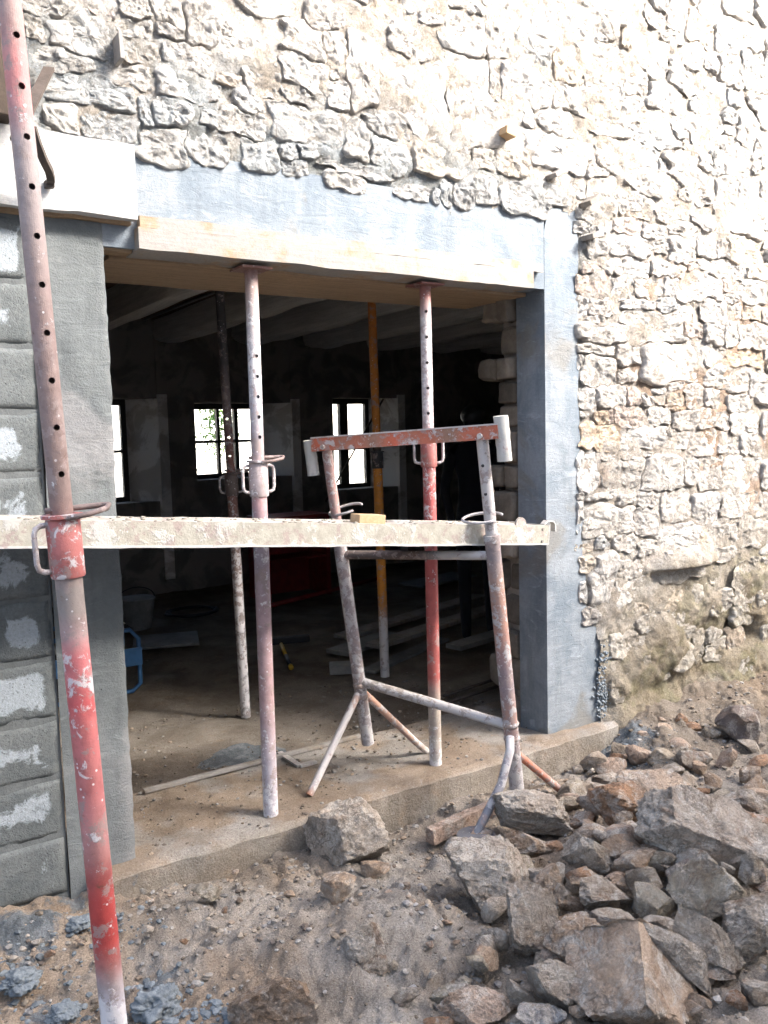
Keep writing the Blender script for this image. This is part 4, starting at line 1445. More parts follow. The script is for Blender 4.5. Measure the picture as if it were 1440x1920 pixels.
for face in (0, 1):
    vs, cs, fs = [], [], []
    for i in range(nseg + 1):
        t = i / nseg
        c = e0 + (e1 - e0) * t
        red = 0.5 + 0.5 * math.sin(t * 9 + 1.0) * math.sin(t * 23)
        col = tuple(np.array((0.42, 0.095, 0.05)) * red + np.array((0.22, 0.13, 0.09)) * (1 - red)) + (0.35,)
        if face == 0:
            quad = [(nrm * 0.032, upp * -0.028), (nrm * 0.036, upp * -0.028), (nrm * 0.036, upp * 0.028), (nrm * 0.032, upp * 0.028)]
        else:
            quad = [(nrm * -0.022, upp * 0.0285), (nrm * 0.038, upp * 0.0285), (nrm * 0.038, upp * 0.0345), (nrm * -0.022, upp * 0.0345)]
            col = (0.27, 0.22, 0.19, 0.9)
        for a, b in quad:
            vs.append(c + a + b)
            cs.append(col)
    for i in range(nseg):
        for j in range(4):
            k = (j + 1) % 4
            fs.append((i * 4 + j, i * 4 + k, i * 4 + 4 + k, i * 4 + 4 + j))
    fs += [(3, 2, 1, 0), tuple(nseg * 4 + j for j in range(4))]
    bar.add(vs, fs, cs)
bar.build('top_bar', 'trestle', tr)
for (c, r, hlen, lean) in ((e0 - u * 0.02 + upp * -0.055, 0.026, 0.078, 0.05), (e1 + u * 0.012 + upp * -0.028, 0.030, 0.092, -0.0)):
    ax_ = (Rt - Rb) / np.linalg.norm(Rt - Rb)
    pts = [c + ax_ * s for s in np.linspace(-hlen, hlen, 9)]
    MB().tube(pts, r, 16, cols=[(0.44, 0.42, 0.40, 0.9)] * 9, wob=0.05).build('end_stop', 'plank', tr, auto=40)
tb = [(0, 0.24, 0.21, 0.19, 0.6), (1, 0.26, 0.23, 0.21, 0.7)]
Lj, Rj = along(Lb, Lt, 0.218), along(Rb, Rt, 0.200)
ttube('lower_bar', [Lj, Rj], 0.0215, tb)
dl, dr = along(Lb, Lt, (1.015 - Lb[2]) / (Lt[2] - Lb[2])), along(Rb, Rt, (1.035 - Rb[2]) / (Rt[2] - Rb[2]))
ttube('upper_bar', [dl + [0, 0, 0.0], dr + [0, 0, -0.005]], 0.0195, [(0, 0.1, 0.08, 0.07, 0.1), (0.55, 0.12, 0.09, 0.08, 0.1), (0.72, 0.36, 0.35, 0.37, 0.9), (1, 0.3, 0.26, 0.24, 0.7)])  # inner half tinted dark as the plank's shadow would leave it
f1, f2 = on_z(580, 1491, 0.006), on_z(800, 1409, 0.006)
ttube('foot', [along(Lb, Lt, 0.19), f1], 0.0165, [(0, 0.30, 0.17, 0.12, 0.5), (0.4, 0.36, 0.35, 0.36, 0.9), (0.9, 0.36, 0.35, 0.36, 0.8), (1, 0.30, 0.15, 0.09, 0.1)])
ttube('foot', [along(Lb, Lt, 0.19), along(along(Lb, Lt, 0.17), f2, 0.82), f2], 0.0165, [(0, 0.36, 0.19, 0.13, 0.4), (1, 0.32, 0.29, 0.26, 0.7)])
f3, f4 = on_z(893, 1565, -0.10), on_z(1063, 1492, -0.13)
a3 = along(Rb, Rt, 0.175)
a3m = on_y(960, 1395, -0.40)
ttube('foot', [a3 + nrm * 0.03, a3m + [-0.02, -0.01, -0.02], on_y(940, 1470, -0.43), f3], 0.0185, [(0, 0.36, 0.35, 0.37, 0.8), (0.35, 0.42, 0.42, 0.44, 1.0), (0.5, 0.2, 0.19, 0.21, 0.5), (1, 0.16, 0.17, 0.19, 0.3)])
ttube('foot', [along(Rb, Rt, 0.13), f4], 0.0165, [(0, 0.40, 0.15, 0.09, 0.1), (0.5, 0.38, 0.16, 0.11, 0.3), (1, 0.3, 0.2, 0.16, 0.5)])
MB().tube([f3 + [0, 0, -0.02], f3 + [0, 0, 0.0], f3 + [0, 0, 0.01]], [0.085, 0.08, 0.04], 20, cols=[(0.13, 0.13, 0.135, 0.1)] * 3).build('foot_plate', 'steel', tr, auto=40)


for leg_t, rr_ in ((Lt, 0.0225), (Rt, 0.0255)):
    q = leg_t - upp * 0.012
    MB().tube([q + nrm * 0.034, q + nrm * 0.046], [0.013, 0.011], 8, cols=[(0.3, 0.27, 0.25, 0.6)] * 2).build('bolt', 'trestle', tr)
for b_, t_, rr_ in ((Rb, Rt, 0.036), (Lb, Lt, 0.0325)):
    a_ = along(b_, t_, tj)
    d_ = (t_ - b_) / np.linalg.norm(t_ - b_)
    MB().tube([a_ - d_ * 0.03, a_ + d_ * 0.002], rr_, 16, cols=[(0.24, 0.2, 0.19, 0.5)] * 2).build('sleeve_ring', 'trestle', tr, auto=40)
    for w_ in (0.205, 0.165):
        k_ = along(b_, t_, w_)
        MB().tube([k_ - d_ * 0.012, k_, k_ + d_ * 0.012], [rr_ - 0.004, rr_ + 0.001, rr_ - 0.004], 14, cols=[(0.26, 0.2, 0.17, 0.4)] * 3, wob=0.08).build('weld', 'trestle', tr, smooth_shade=True)


def loop_pin(c, a, b, r, parent, col):
    pts = ring_pts(c, a, b, 26)
    k = 22
    MB().tube(pts[:k], r, 8, cols=[col] * k).build('pin_loop', 'steel', parent, smooth_shade=True)


cL = at_depth(648, 955, project(along(Lb, Lt, 0.70))[2])
cR = at_depth(905, 971, project(along(Rb, Rt, 0.66))[2])
loop_pin(cL, RT * 0.072 + np.array([0, 0, 0.022]), np.array([0.02, 0.05, 0.010]), 0.0062, tr, (0.42, 0.40, 0.40, 0.6))
loop_pin(cR, RT * 0.082 + np.array([0, 0, 0.014]), np.array([0.02, 0.06, 0.012]), 0.0062, tr, (0.40, 0.38, 0.38, 0.6))
for (x, y, legp) in ((902, 869, 0.915), (906, 919, 0.84)):
    pc = along(Rb, Rt, legp)
    d = CAM - pc
    d /= np.linalg.norm(d)
    s = np.cross(d, upv)
    dd = d + s * 0.35
    dd /= np.linalg.norm(dd)
    MB().tube([pc + dd * 0.020, pc + dd * 0.0262], 0.0068, 12).build('hole_shade_disc', 'dark', tr)  # black disc stands in for the shade inside a drilled hole

# ------------------------------------------------------------------ scaffold plank with its offcut and hook
pe, ps = on_y(1028, 1003, -0.315), on_y(0, 1001, -0.315)
pd = (pe - ps) / np.linalg.norm(pe - ps)
p0 = ps - pd * 1.3
pup = np.array([0, 0, 1.0]) - pd * pd[2]
pup /= np.linalg.norm(pup)
pin_ = np.array([0, 1.0, 0])
sp = thing('scaffold_plank', tuple((p0 + pe) / 2), 'long cement-crusted metal scaffold plank laid across the opening', 'plank')


def prail(name, off_y0, off_y1, off_z0, off_z1, tone, a=p0, b=pe, n=70, amp=0.0015, mat='plank', bev=True):
    vs, cs, fs = [], [], []
    for i in range(n):
        t = i / (n - 1)
        c = a + (b - a) * t
        for j, (yy, zz) in enumerate(((off_y0, off_z0), (off_y0, off_z1), (off_y1, off_z1), (off_y1, off_z0))):
            nn = amp * vnoise([[t * 60, j * 2.0, zz]], 1.0, 33)[0]
            vs.append(c + pin_ * yy + pup * (zz + nn))
            cs.append(tone)
    for i in range(n - 1):
        for j in range(4):
            k = (j + 1) % 4
            fs.append((i * 4 + j, i * 4 + k, i * 4 + 4 + k, i * 4 + 4 + j))
    fs += [(3, 2, 1, 0), tuple((n - 1) * 4 + j for j in range(4))]
    return MB().add(vs, fs, cs).build(name, mat, sp, bevel=0.0)


prail('side_rail', 0.0, 0.006, -0.040, 0.042, (0.32, 0.305, 0.255, 0.5))
prail('rail_lip', -0.0035, 0.02, -0.045, -0.038, (0.44, 0.43, 0.41, 0.9))
prail('side_rail', 0.264, 0.270, -0.040, 0.040, (0.36, 0.34, 0.31, 0.5))
prail('deck', 0.007, 0.263, 0.0300, 0.0375, (0.30, 0.27, 0.23, 0.5), amp=0.003)
MB().obox(pe + pd * 0.003 + pin_ * 0.135, pd * 0.003, pin_ * 0.136, pup * 0.043, (0.40, 0.38, 0.34, 0.6)).build('end_cap', 'plank', sp)
for zz in (0.026, -0.028):
    q = pe - pd * 0.035 + pup * zz
    MB().tube([q + [0, 0.002, 0], q + [0, -0.004, 0]], [0.0075, 0.006], 10, cols=[(0.2, 0.18, 0.16, 0.2)] * 2).build('rivet', 'steel', sp)
hk = [pe + pd * 0.008 + pin_ * 0.05 + pup * 0.005, pe + pd * 0.012 + pin_ * 0.05 + pup * 0.045, pe + pd * 0.03 + pin_ * 0.05 + pup * 0.060, pe + pd * 0.065 + pin_ * 0.05 + pup * 0.058, pe + pd * 0.078 + pin_ * 0.05 + pup * 0.045, pe + pd * 0.082 + pin_ * 0.05 + pup * 0.012]
vs, fs = [], []
for i, h in enumerate(hk):
    t = hk[min(i + 1, len(hk) - 1)] - hk[max(i - 1, 0)]
    t /= np.linalg.norm(t)
    nn = np.cross(t, pin_)
    for a, b in ((-1, -1), (1, -1), (1, 1), (-1, 1)):
        vs.append(h + pin_ * 0.014 * a + nn * 0.003 * b)
for i in range(len(hk) - 1):
    for j in range(4):
        fs.append((i * 4 + j, i * 4 + (j + 1) % 4, i * 4 + 4 + (j + 1) % 4, i * 4 + 4 + j))
fs += [(3, 2, 1, 0), tuple((len(hk) - 1) * 4 + j for j in range(4))]
MB().add(vs, fs, (0.5, 0.48, 0.45, 0.7)).build('end_hook', 'plank', sp)
q = pe - pd * 0.14 + pin_ * 0.03 + pup * 0.045
MB().tube([q - pin_ * 0.002, q + pin_ * 0.008], [0.03, 0.03], 18, cols=[(0.3, 0.28, 0.25, 0.4)] * 2).build('latch', 'steel', sp)
# crust of dried mortar on the deck
cr = MB()
for k in range(130):
    t = random.uniform(0.25, 0.99)
    v, f = rock_arrays(k % 9 + 60, 1, 4, 0.6, 0.9, 0.1)
    s = random.uniform(0.003, 0.008)
    cr.add(v * [s * 1.6, s, s * 0.7] + (p0 + (pe - p0) * t + pin_ * random.uniform(0.004, 0.25) + pup * 0.04), f, (0.36, 0.33, 0.28, 0))
tag(cr.build('mortar_crust', 'clod', sp, smooth_shade=True), kind='stuff')

wc = at_depth(690, 974, project(ps + (pe - ps) * 0.64)[2] + 0.06)
wbo = MB()
wu = pd
wbo.obox(wc, wu * 0.062, pin_ * 0.035, pup * 0.021, (0.5, 0.4, 0.3, 0))
tag(wbo.build('wood_offcut', 'freshwood', bevel=0.003), 'small sawn timber offcut lying on the scaffold plank', 'offcut')


# ------------------------------------------------------------------ clamp, dark post, wedges in the wall
cl = thing('mason_clamp', tuple(on_y(90, 345, -0.09)), 'dark bent iron mason clamp gripping the pale formwork panel', 'clamp')


def flat_bar(name, pts, w, t, parent, wdir, mat='rustdark'):
    pts = [np.asarray(p, float) for p in pts]
    vs, fs = [], []
    for i, h in enumerate(pts):
        tt = pts[min(i + 1, len(pts) - 1)] - pts[max(i - 1, 0)]
        tt /= np.linalg.norm(tt)
        wd = np.asarray(wdir, float)
        wd = wd - tt * (wd @ tt)
        wd /= np.linalg.norm(wd)
        nn = np.cross(tt, wd)
        for a, b in ((-1, -1), (1, -1), (1, 1), (-1, 1)):
            vs.append(h + wd * w * a + nn * t * b)
    m = len(pts)
    for i in range(m - 1):
        for j in range(4):
            fs.append((i * 4 + j, i * 4 + (j + 1) % 4, i * 4 + 4 + (j + 1) % 4, i * 4 + 4 + j))
    fs += [(3, 2, 1, 0), tuple((m - 1) * 4 + j for j in range(4))]
    return MB().add(vs, fs).build(name, mat, parent, bevel=0.0)


hp = [on_y(x, y, v) for x, y, v in ((60, 238, -0.22), (70, 270, -0.21), (82, 300, -0.19), (92, 320, -0.16), (96, 336, -0.125), (93, 345, -0.082))]
flat_bar('jaw', hp, 0.012, 0.008, cl, RT)
MB().obox(on_y(92, 346, -0.09), RT * 0.015, (0, 0.012, 0), (0, 0, 0.011)).build('jaw_tip', 'rustdark', cl)
flat_bar('bar', [on_y(92, 128, -0.05), on_y(52, 210, -0.24), on_y(30, 262, -0.33)], 0.017, 0.005, cl, np.array([1, 0, 0.4]))

dp = MB()
dq = on_y(8, 130, -0.10)
dp.box(0.33, dq[0] + 0.012, -0.14, -0.05, 2.565, 4.3)
tag(dp.build('timber_post', 'darkbeam', bevel=0.004), 'dark upright timber standing on the pale formwork panel', 'timber')
for i, (px, py, ang, ln, th, mat, lab) in enumerate(((950, 249, 0.1, 0.030, 0.022, 'freshwood', 'short orange-brown wooden peg set in the pale upper wall'), (1044, 326, -0.45, 0.042, 0.014, 'oldwood', 'pale wooden wedge sticking out above the lintel end'),
                                      (1108, 377, -0.5, 0.045, 0.016, 'oldwood', 'grey wooden wedge driven in at the top of the cast column'), (1112, 442, -0.3, 0.040, 0.016, 'oldwood', 'dark grey wooden wedge beside the cast column, under another wedge'),
                                      (222, 92, 1.5, 0.042, 0.008, 'oldwood', 'upright grey wooden wedge between two pale stones above the panel'))):
    c = on_y(px, py, -0.045)
    a = np.array([math.cos(ang), 0, -math.sin(ang)])
    b = np.array([math.sin(ang), 0, math.cos(ang)])
    vs = [c + sx * a * ln + np.array([0, yy, 0]) + sz * b * th * (1 if sx > 0 else 0.75) for yy in (-0.035, 0.07) for sx, sz in ((-1, -1), (1, -1), (1, 1), (-1, 1))]
    tag(MB().add(vs, [(0, 1, 2, 3), (7, 6, 5, 4), (0, 4, 5, 1), (1, 5, 6, 2), (2, 6, 7, 3), (3, 7, 4, 0)]).build('wooden_wedge', mat, origin=tuple(c), bevel=0.002), lab, 'wedge')

# ------------------------------------------------------------------ rubble
LG, BR, RB, TN, GY, DK, PK, GN, BL = (0.66, 0.61, 0.54), (0.46, 0.35, 0.26), (0.50, 0.31, 0.20), (0.66, 0.52, 0.40), (0.54, 0.485, 0.415), (0.28, 0.245, 0.235), (0.60, 0.47, 0.38), (0.52, 0.47, 0.38), (0.25, 0.285, 0.33)
ROCKS = [
    (650, 1588, 150, 135, LG, -8, 'pale broken block with rusty underside lying against the concrete threshold', 1.0),
    (915, 1642, 165, 135, LG, 10, 'large grey-white rounded block hiding the curved trestle foot', 1.0),
    (998, 1530, 150, 88, LG, 14, 'pale flat-topped stone right under the front trestle leg', 0.9),
    (1000, 1592, 100, 56, BR, 4, 'brown lens-shaped stone tucked below the pale flat-topped one', 0.8),
    (1160, 1515, 120, 84, RB, 10, 'rust-brown broken block beside two thin tan stones', 0.9),
    (1240, 1488, 150, 74, TN, 14, 'beige flat slab lying behind the rust-brown block', 1.0),
    (1325, 1575, 262, 140, LG, 20, 'long whitish boulder, the widest on the heap', 0.8),
    (1005, 1735, 150, 128, GY, 35, 'flat grey slab with a crack across its face', 0.7),
    (1200, 1835, 265, 225, TN, 12, 'big tan pyramid-shaped boulder', 1.0),
    (1075, 1785, 130, 95, BR, -12, 'brown angular stone wedged against the tan pyramid boulder', 0.9),
    (1045, 1850, 115, 85, LG, 28, 'grey-white hollowed stone below the brown angular one', 0.9),
    (1130, 1680, 130, 76, GY, 8, 'speckled grey block with a brown end in the middle of the heap', 0.8),
    (1112, 1612, 104, 72, GY, 18, 'grey lumpy stone above the speckled grey block', 0.9),
    (1192, 1622, 92, 60, TN, -26, 'tan oblong stone beside the long whitish boulder', 0.8),
    (1328, 1685, 120, 140, GN, -38, 'greenish-grey thick slab leaning below the long whitish boulder', 0.7),
    (1330, 1778, 80, 165, GY, -46, 'long grey slab sliding under the greenish slab', 0.6),
    (1412, 1750, 120, 165, GY, 30, 'weathered grey slab beside the greenish leaning slab', 0.7),
    (1228, 1690, 95, 84, GN, 30, 'squat olive-grey stone between speckled block and greenish slab', 0.9),
    (1152, 1740, 92, 60, GY, 20, 'small grey wedge-shaped stone above the tan pyramid boulder', 0.8),
    (1268, 1790, 60, 190, GY, -52, 'dusty narrow slab lying alongside the tan pyramid boulder', 0.5),
    (1396, 1370, 92, 86, DK, 10, 'dark purple-grey boulder against the foot of the stone wall', 1.0),
    (1392, 1512, 92, 56, GY, 6, 'flat grey stone at the back of the heap near the wall', 0.9),
    (1410, 1545, 105, 36, RB, 6, 'thin reddish slab under the flat grey stone', 0.9),
    (1300, 1432, 64, 44, LG, 8, 'small pale stone on the soil beside a pink shard', 0.9),
    (1360, 1424, 34, 50, PK, 20, 'pink pointed shard below the dark purple-grey boulder', 0.7),
    (1098, 1541, 54, 36, RB, 4, 'small brown block left of the rust-brown one', 0.9),
    (1112, 1566, 60, 24, TN, 4, 'thin tan slab under the small brown block', 0.9),
    (1168, 1572, 74, 46, GY, 6, 'grey stone jammed under the rust-brown block', 0.9),
    (1032, 1655, 62, 66, TN, -8, 'tan dusty stone behind the large grey-white block', 0.8),
    (1052, 1690, 40, 62, GY, 4, 'narrow grey stone upright beside the cracked slab', 0.8),
    (518, 1892, 170, 120, BR, 6, 'dark brown pointed rock half sunk in the dirt', 0.8),
    (690, 1782, 112, 90, GY, 10, 'dirty grey rock bedded in the side of the dirt mound', 0.9),
    (390, 1676, 62, 36, GN, -4, 'small flat stone with a pale splinter on the dirt near the threshold', 0.8),
    (838, 1862, 96, 30, GN, -28, 'thin slab standing on edge in the loose dirt', 0.4),
    (752, 1868, 70, 34, GY, -20, 'half-buried grey slab edge in the loose dirt', 0.6),
    (895, 1902, 140, 52, PK, 8, 'flat pinkish slab in the loose dirt', 0.9),
    (1012, 1908, 110, 54, BL, 14, 'wet blue-grey slab below the grey-white hollowed stone', 0.9),
    (826, 1922, 60, 26, RB, 0, 'orange brick fragment at the edge of the pinkish slab', 0.8),
    (635, 1672, 66, 60, TN, 20, 'dusty tan stone below the block with rusty underside', 0.8),
    (700, 1636, 60, 34, TN, 0, 'dusty beige stone behind the dirt mound', 0.8),
    (1140, 1466, 70, 30, GY, 8, 'grey flat stone near the foot of the cast column', 0.8),
    (1060, 1510, 60, 34, PK, -18, 'pinkish stone under the rusty trestle foot', 0.7),
    (1240, 1425, 60, 40, GN, 12, 'grey-green stone in the soil under the wall', 0.8),
    (1415, 1640, 70, 60, GN, 20, 'olive stone behind the greenish leaning slab', 0.8),
    (1420, 1480, 60, 40, BR, 0, 'brown stone in front of the dark purple-grey boulder', 0.8),
    (1080, 1735, 70, 44, BR, 14, 'dark brown crumbly stone between cracked slab and brown angular stone', 0.8),
    (1280, 1640, 60, 50, DK, 0, 'dark stone in the gap below the long whitish boulder', 0.9),
    (1425, 1860, 70, 60, GY, 0, 'light grey stone at the low end of the heap', 0.8),
]


SHAPES = {8: [(-0.80, -0.42, 0.52, 0.36), (0.64, -0.52, 0.60, 0.36), (0.0, 0.9, 0.5, 0.45), (0, -1, -0.3, 0.8)],
          0: [(-0.5, -0.8, 0.1, 0.5), (0.35, -0.9, 0.2, 0.5), (0, 0, 1, 0.72), (0.2, -0.5, -0.8, 0.5)],
          1: [(0, -1, 0.25, 0.6), (-0.2, -0.3, 0.9, 0.62), (-0.8, -0.2, -0.5, 0.62), (0.8, -0.3, 0.5, 0.66)],
          7: [(0.0, -0.8, 0.6, 0.42), (0.75, 0, 0.6, 0.6), (-0.8, 0, -0.5, 0.6)],
          6: [(0.1, -0.55, 0.8, 0.5), (-0.9, -0.2, 0.3, 0.72), (0, -1, -0.2, 0.62)],
          14: [(0, -0.8, 0.55, 0.45), (1, 0, 0.1, 0.66), (-1, 0, 0.1, 0.66)]}


def place_rock(px, py, w, h, tone, roll, depthf, seed, sub=4, name='rubble_stone', sink=0.30, planes=()):
    P, d = ground_hit(px, min(py + h * sink, 2050))
    c = at_depth(px, py, d)
    hw, hh = w / 2 * d / F_PX, h / 2 * d / F_PX
    v, f = rock_arrays(seed, sub, 6 if planes else 13, 0.72 if planes else 0.42, 0.90 if planes else 0.80, 0.13, planes)
    hx = np.array([math.cos(YAW), -math.sin(YAW), 0])
    hy = np.array([math.sin(YAW), math.cos(YAW), 0])
    hz = np.array([0, 0, 1.0])
    a = math.radians(roll)
    ex = hx * math.cos(a) - hz * math.sin(a)
    ez = hx * math.sin(a) + hz * math.cos(a)
    hd = (hw + hh) / 2 * depthf
    c = c + hy * hd * 0.35
    V = c + v[:, :1] * hw * 1.10 * ex + v[:, 1:2] * hd * hy + v[:, 2:] * hh * 1.10 * ez
    k = smooth(-0.3, 0.45, fbm(v + seed, 1.6, 3, 7))[:, None]
    t2 = np.array((0.34, 0.235, 0.155))
    col = np.array(tone) * (1 - 0.35 * k) + t2 * 0.35 * k
    k2 = smooth(0.15, 0.6, fbm(v + seed * 2, 2.6, 3, 17))[:, None]
    col = col * (1 - 0.4 * k2) + np.array((0.50, 0.47, 0.43)) * 0.4 * k2
    col = np.concatenate([col, np.zeros((len(col), 1))], 1)
    mb = MB().add(V, f, list(map(tuple, col)))
    return mb.build(name, 'rock', auto=34)


for i, (px, py, w, h, tone, roll, lab, df) in enumerate(ROCKS):
    o = place_rock(px, py, w, h, tone, roll, df, 500 + i * 13, 5 if w > 95 else 4, planes=SHAPES.get(i, ()))
    tag(o, lab, 'stone', 'rubble heap stones')

# smaller rubble between and around the big stones
r = random.Random(21)
cnt = 0
zones = [((1000, 1440), (1400, 1560), 60, (18, 62)), ((880, 1440), (1560, 1900), 95, (24, 72)), ((250, 860), (1600, 1900), 34, (9, 24)), ((1150, 1440), (1310, 1420), 26, (12, 34)), ((960, 1300), (1400, 1500), 26, (9, 24)), ((0, 260), (1690, 1900), 16, (10, 24))]
for (xa, xb), (ya, yb), n, (sa, sb) in zones:
    for k in range(n):
        px, py = r.uniform(xa, xb), r.uniform(ya, yb)
        P, d = ground_hit(px, py)
        if P[1] > -0.13:
            continue
        w = r.uniform(sa, sb)
        o_tone = r.choice([GY, TN, BR, GN, LG, PK, RB])
        o = place_rock(px, py, w, w * r.uniform(0.5, 0.85), o_tone, r.uniform(-30, 30), r.uniform(0.7, 1.0), 3000 + cnt, 2)
        tname = {GY: 'grey', TN: 'tan', BR: 'brown', GN: 'olive-grey', LG: 'pale', PK: 'pinkish', RB: 'rust-brown'}[o_tone]
        spot = 'among the rubble in front of the wall' if py > 1500 else 'in the soil at the foot of the stone wall'
        lab = ('small %s broken stone ' % tname) + spot if px > 860 else 'small %s stone lying loose on the trampled dirt' % tname
        tag(o, lab, 'stone', 'small loose rubble stones' if px > 860 else 'small stones on the dirt')
        cnt += 1

# long pinkish brick strip in front of the threshold
b0, b1 = on_z(806, 1560, -0.10), on_z(938, 1502, -0.10)
d = (b1 - b0) / np.linalg.norm(b1 - b0)
s = np.cross(d, [0, 0, 1.0])
mb = MB()
for i in range(1):
    n = 26
    vs, fs, cs = [], [], []
    for k in range(n):
        c = b0 + (b1 - b0) * k / (n - 1)
        for j, (a, z) in enumerate(((-0.022, -0.05), (-0.022, 0.014), (0.022, 0.014), (0.022, -0.05))):
            q = c + s * a + np.array([0, 0, z])
            q = q + 0.006 * np.array([vnoise([q], 30, 5)[0], vnoise([q], 30, 6)[0], vnoise([q], 30, 7)[0]])
            vs.append(q)
            cs.append((0.64, 0.48, 0.39, 0))
    for k in range(n - 1):
        for j in range(4):
            m = (j + 1) % 4
            fs.append((k * 4 + j, k * 4 + m, k * 4 + 4 + m, k * 4 + 4 + j))
    fs += [(3, 2, 1, 0), tuple((n - 1) * 4 + j for j in range(4))]
    mb.add(vs, fs, cs)
tag(mb.build('stone_strip', 'rock'), 'long narrow pinkish stone strip lying in front of the threshold', 'stone')

# grey mortar lumps
for i, (px, py, w, h, lab) in enumerate(((298, 1862, 84, 70, 'lump of wet blue-grey mortar lying beside the faded red prop'), (38, 1826, 66, 44, 'spread lump of grey mortar below the block wall'), (120, 1888, 54, 32, 'crumbled grey mortar lump close to the base of the faded red prop'), (150, 1722, 44, 26, 'small grey mortar heap at the foot of the rendered pillar'))):
    P, dd = ground_hit(px, py + h * 0.3)
    rr = w / 2 * dd / F_PX
    bm = bmesh.new()
    bmesh.ops.create_icosphere(bm, subdivisions=5, radius=1.0)
    v = np.array([p.co[:] for p in bm.verts])
    f = [tuple(q.index for q in p.verts) for p in bm.faces]
    bm.free()
    v = v * (1 + 0.30 * fbm(v + i * 9, 1.7, 3, 3) + 0.20 * np.abs(fbm(v + i * 9, 4.5, 4, 5)))[:, None]
    V = P + v * [rr, rr * 0.8, h / 2 * dd / F_PX * 0.8]
    tag(MB().add(V, f, (0.20, 0.23, 0.25, 0)).build('mortar_lump', 'clod', smooth_shade=True), lab, 'mortar')


# gravel and crumbs
MORTAR_SPOTS = ((60, 1800, 110, 70), (90, 1885, 120, 40), (200, 1720, 110, 30), (300, 1862, 70, 50), (1180, 1425, 80, 40), (380, 1900, 60, 20))
def gravel(name, pts, sizes, tones, base):
    tmpl = [rock_arrays(200 + k, 1, 5, 0.55, 0.9, 0.08) for k in range(10)]
    V, Fs, Cs = [], [], []
    o = 0
    R = np.random.default_rng(9)
    for p, s, t in zip(pts, sizes, tones):
        v, f = tmpl[R.integers(10)]
        a = R.uniform(0, 6.28)
        c, sn = math.cos(a), math.sin(a)
        v = v * [1, R.uniform(0.6, 1), R.uniform(0.45, 0.8)]
        v = np.stack([v[:, 0] * c - v[:, 1] * sn, v[:, 0] * sn + v[:, 1] * c, v[:, 2]], 1) * s + p
        V.append(v)
        Fs += [(a_ + o, b_ + o, c_ + o) for a_, b_, c_ in f]
        Cs += [(*t, 0.0)] * len(v)
        o += len(v)
    mb = MB()
    mb.v = list(map(tuple, np.concatenate(V)))
    mb.f = Fs
    mb.c = Cs
    ob = mb.build(name, 'gravel', smooth_shade=False)
    return tag(ob, base, 'gravel', kind='stuff')


R = np.random.default_rng(4)
n = 6000
gx, gy = R.uniform(0.2, 4.8, n), -0.10 - R.beta(1.0, 1.3, n) * 1.9
gz = terrain(gx, gy)
sz = 0.0026 + 0.013 * R.random(n) ** 3.4
pal = np.array([(0.36, 0.31, 0.25), (0.28, 0.23, 0.18), (0.42, 0.39, 0.35), (0.22, 0.18, 0.15), (0.42, 0.33, 0.25), (0.33, 0.315, 0.30)]) * 0.85
tn = pal[R.integers(0, len(pal), n)] * R.uniform(0.75, 1.15, (n, 1))
gravel('gravel', np.stack([gx, gy, gz + sz * 0.2], 1), sz, tn, 'loose gravel and crumbs strewn over the trampled dirt')
n = 3600
gx, gy = R.uniform(0.25, 4.8, n), -0.09 - R.beta(0.9, 1.2, n) * 1.8
keep = fbm(np.stack([gx, gy, 0 * gx], 1), 3.0, 3, 91) > -0.12
gx, gy = gx[keep], gy[keep]
n = len(gx)
gz = terrain(gx, gy)
sz = 0.005 + 0.014 * R.random(n) ** 2.6
pal2 = np.array([(0.46, 0.41, 0.35), (0.50, 0.42, 0.33), (0.42, 0.38, 0.33), (0.48, 0.455, 0.42)]) * 0.74
tn = pal2[R.integers(0, len(pal2), n)] * R.uniform(0.8, 1.1, (n, 1))
gravel('dirt_clods', np.stack([gx, gy, gz - sz * 0.15], 1), sz, tn, 'crumbly clods of earth covering the trampled dirt')
mp, ms = [], []
for (px, py, rx, ry) in MORTAR_SPOTS:
    for k in range(85):
        P, _d = ground_hit(px + R.normal() * rx * 0.55, py + R.normal() * ry * 0.55)
        if P[1] < -0.09:
            mp.append(P)
            ms.append(0.004 + 0.016 * R.random() ** 2.5)
mp = np.array(mp)
mp[:, 2] = terrain(mp[:, 0], mp[:, 1])
gravel('mortar_crumbs', mp, np.array(ms), np.array((0.20, 0.225, 0.24)) * R.uniform(0.75, 1.2, (len(mp), 1)), 'scattered blue-grey mortar crumbs on the dirt')
n = 2600
gx, gy = R.uniform(0.9, 3.2, n), R.uniform(-0.07, 1.6, n)
gz = np.where(gy < 0.57, 0.004, -0.035)
sz = 0.0022 + 0.009 * R.random(n) ** 3.4
tn = pal[R.integers(0, len(pal), n)] * R.uniform(0.75, 1.15, (n, 1))
gravel('floor_gravel', np.stack([gx, gy, gz], 1), sz, tn, 'grit and crumbs scattered over the threshold and the room floor')

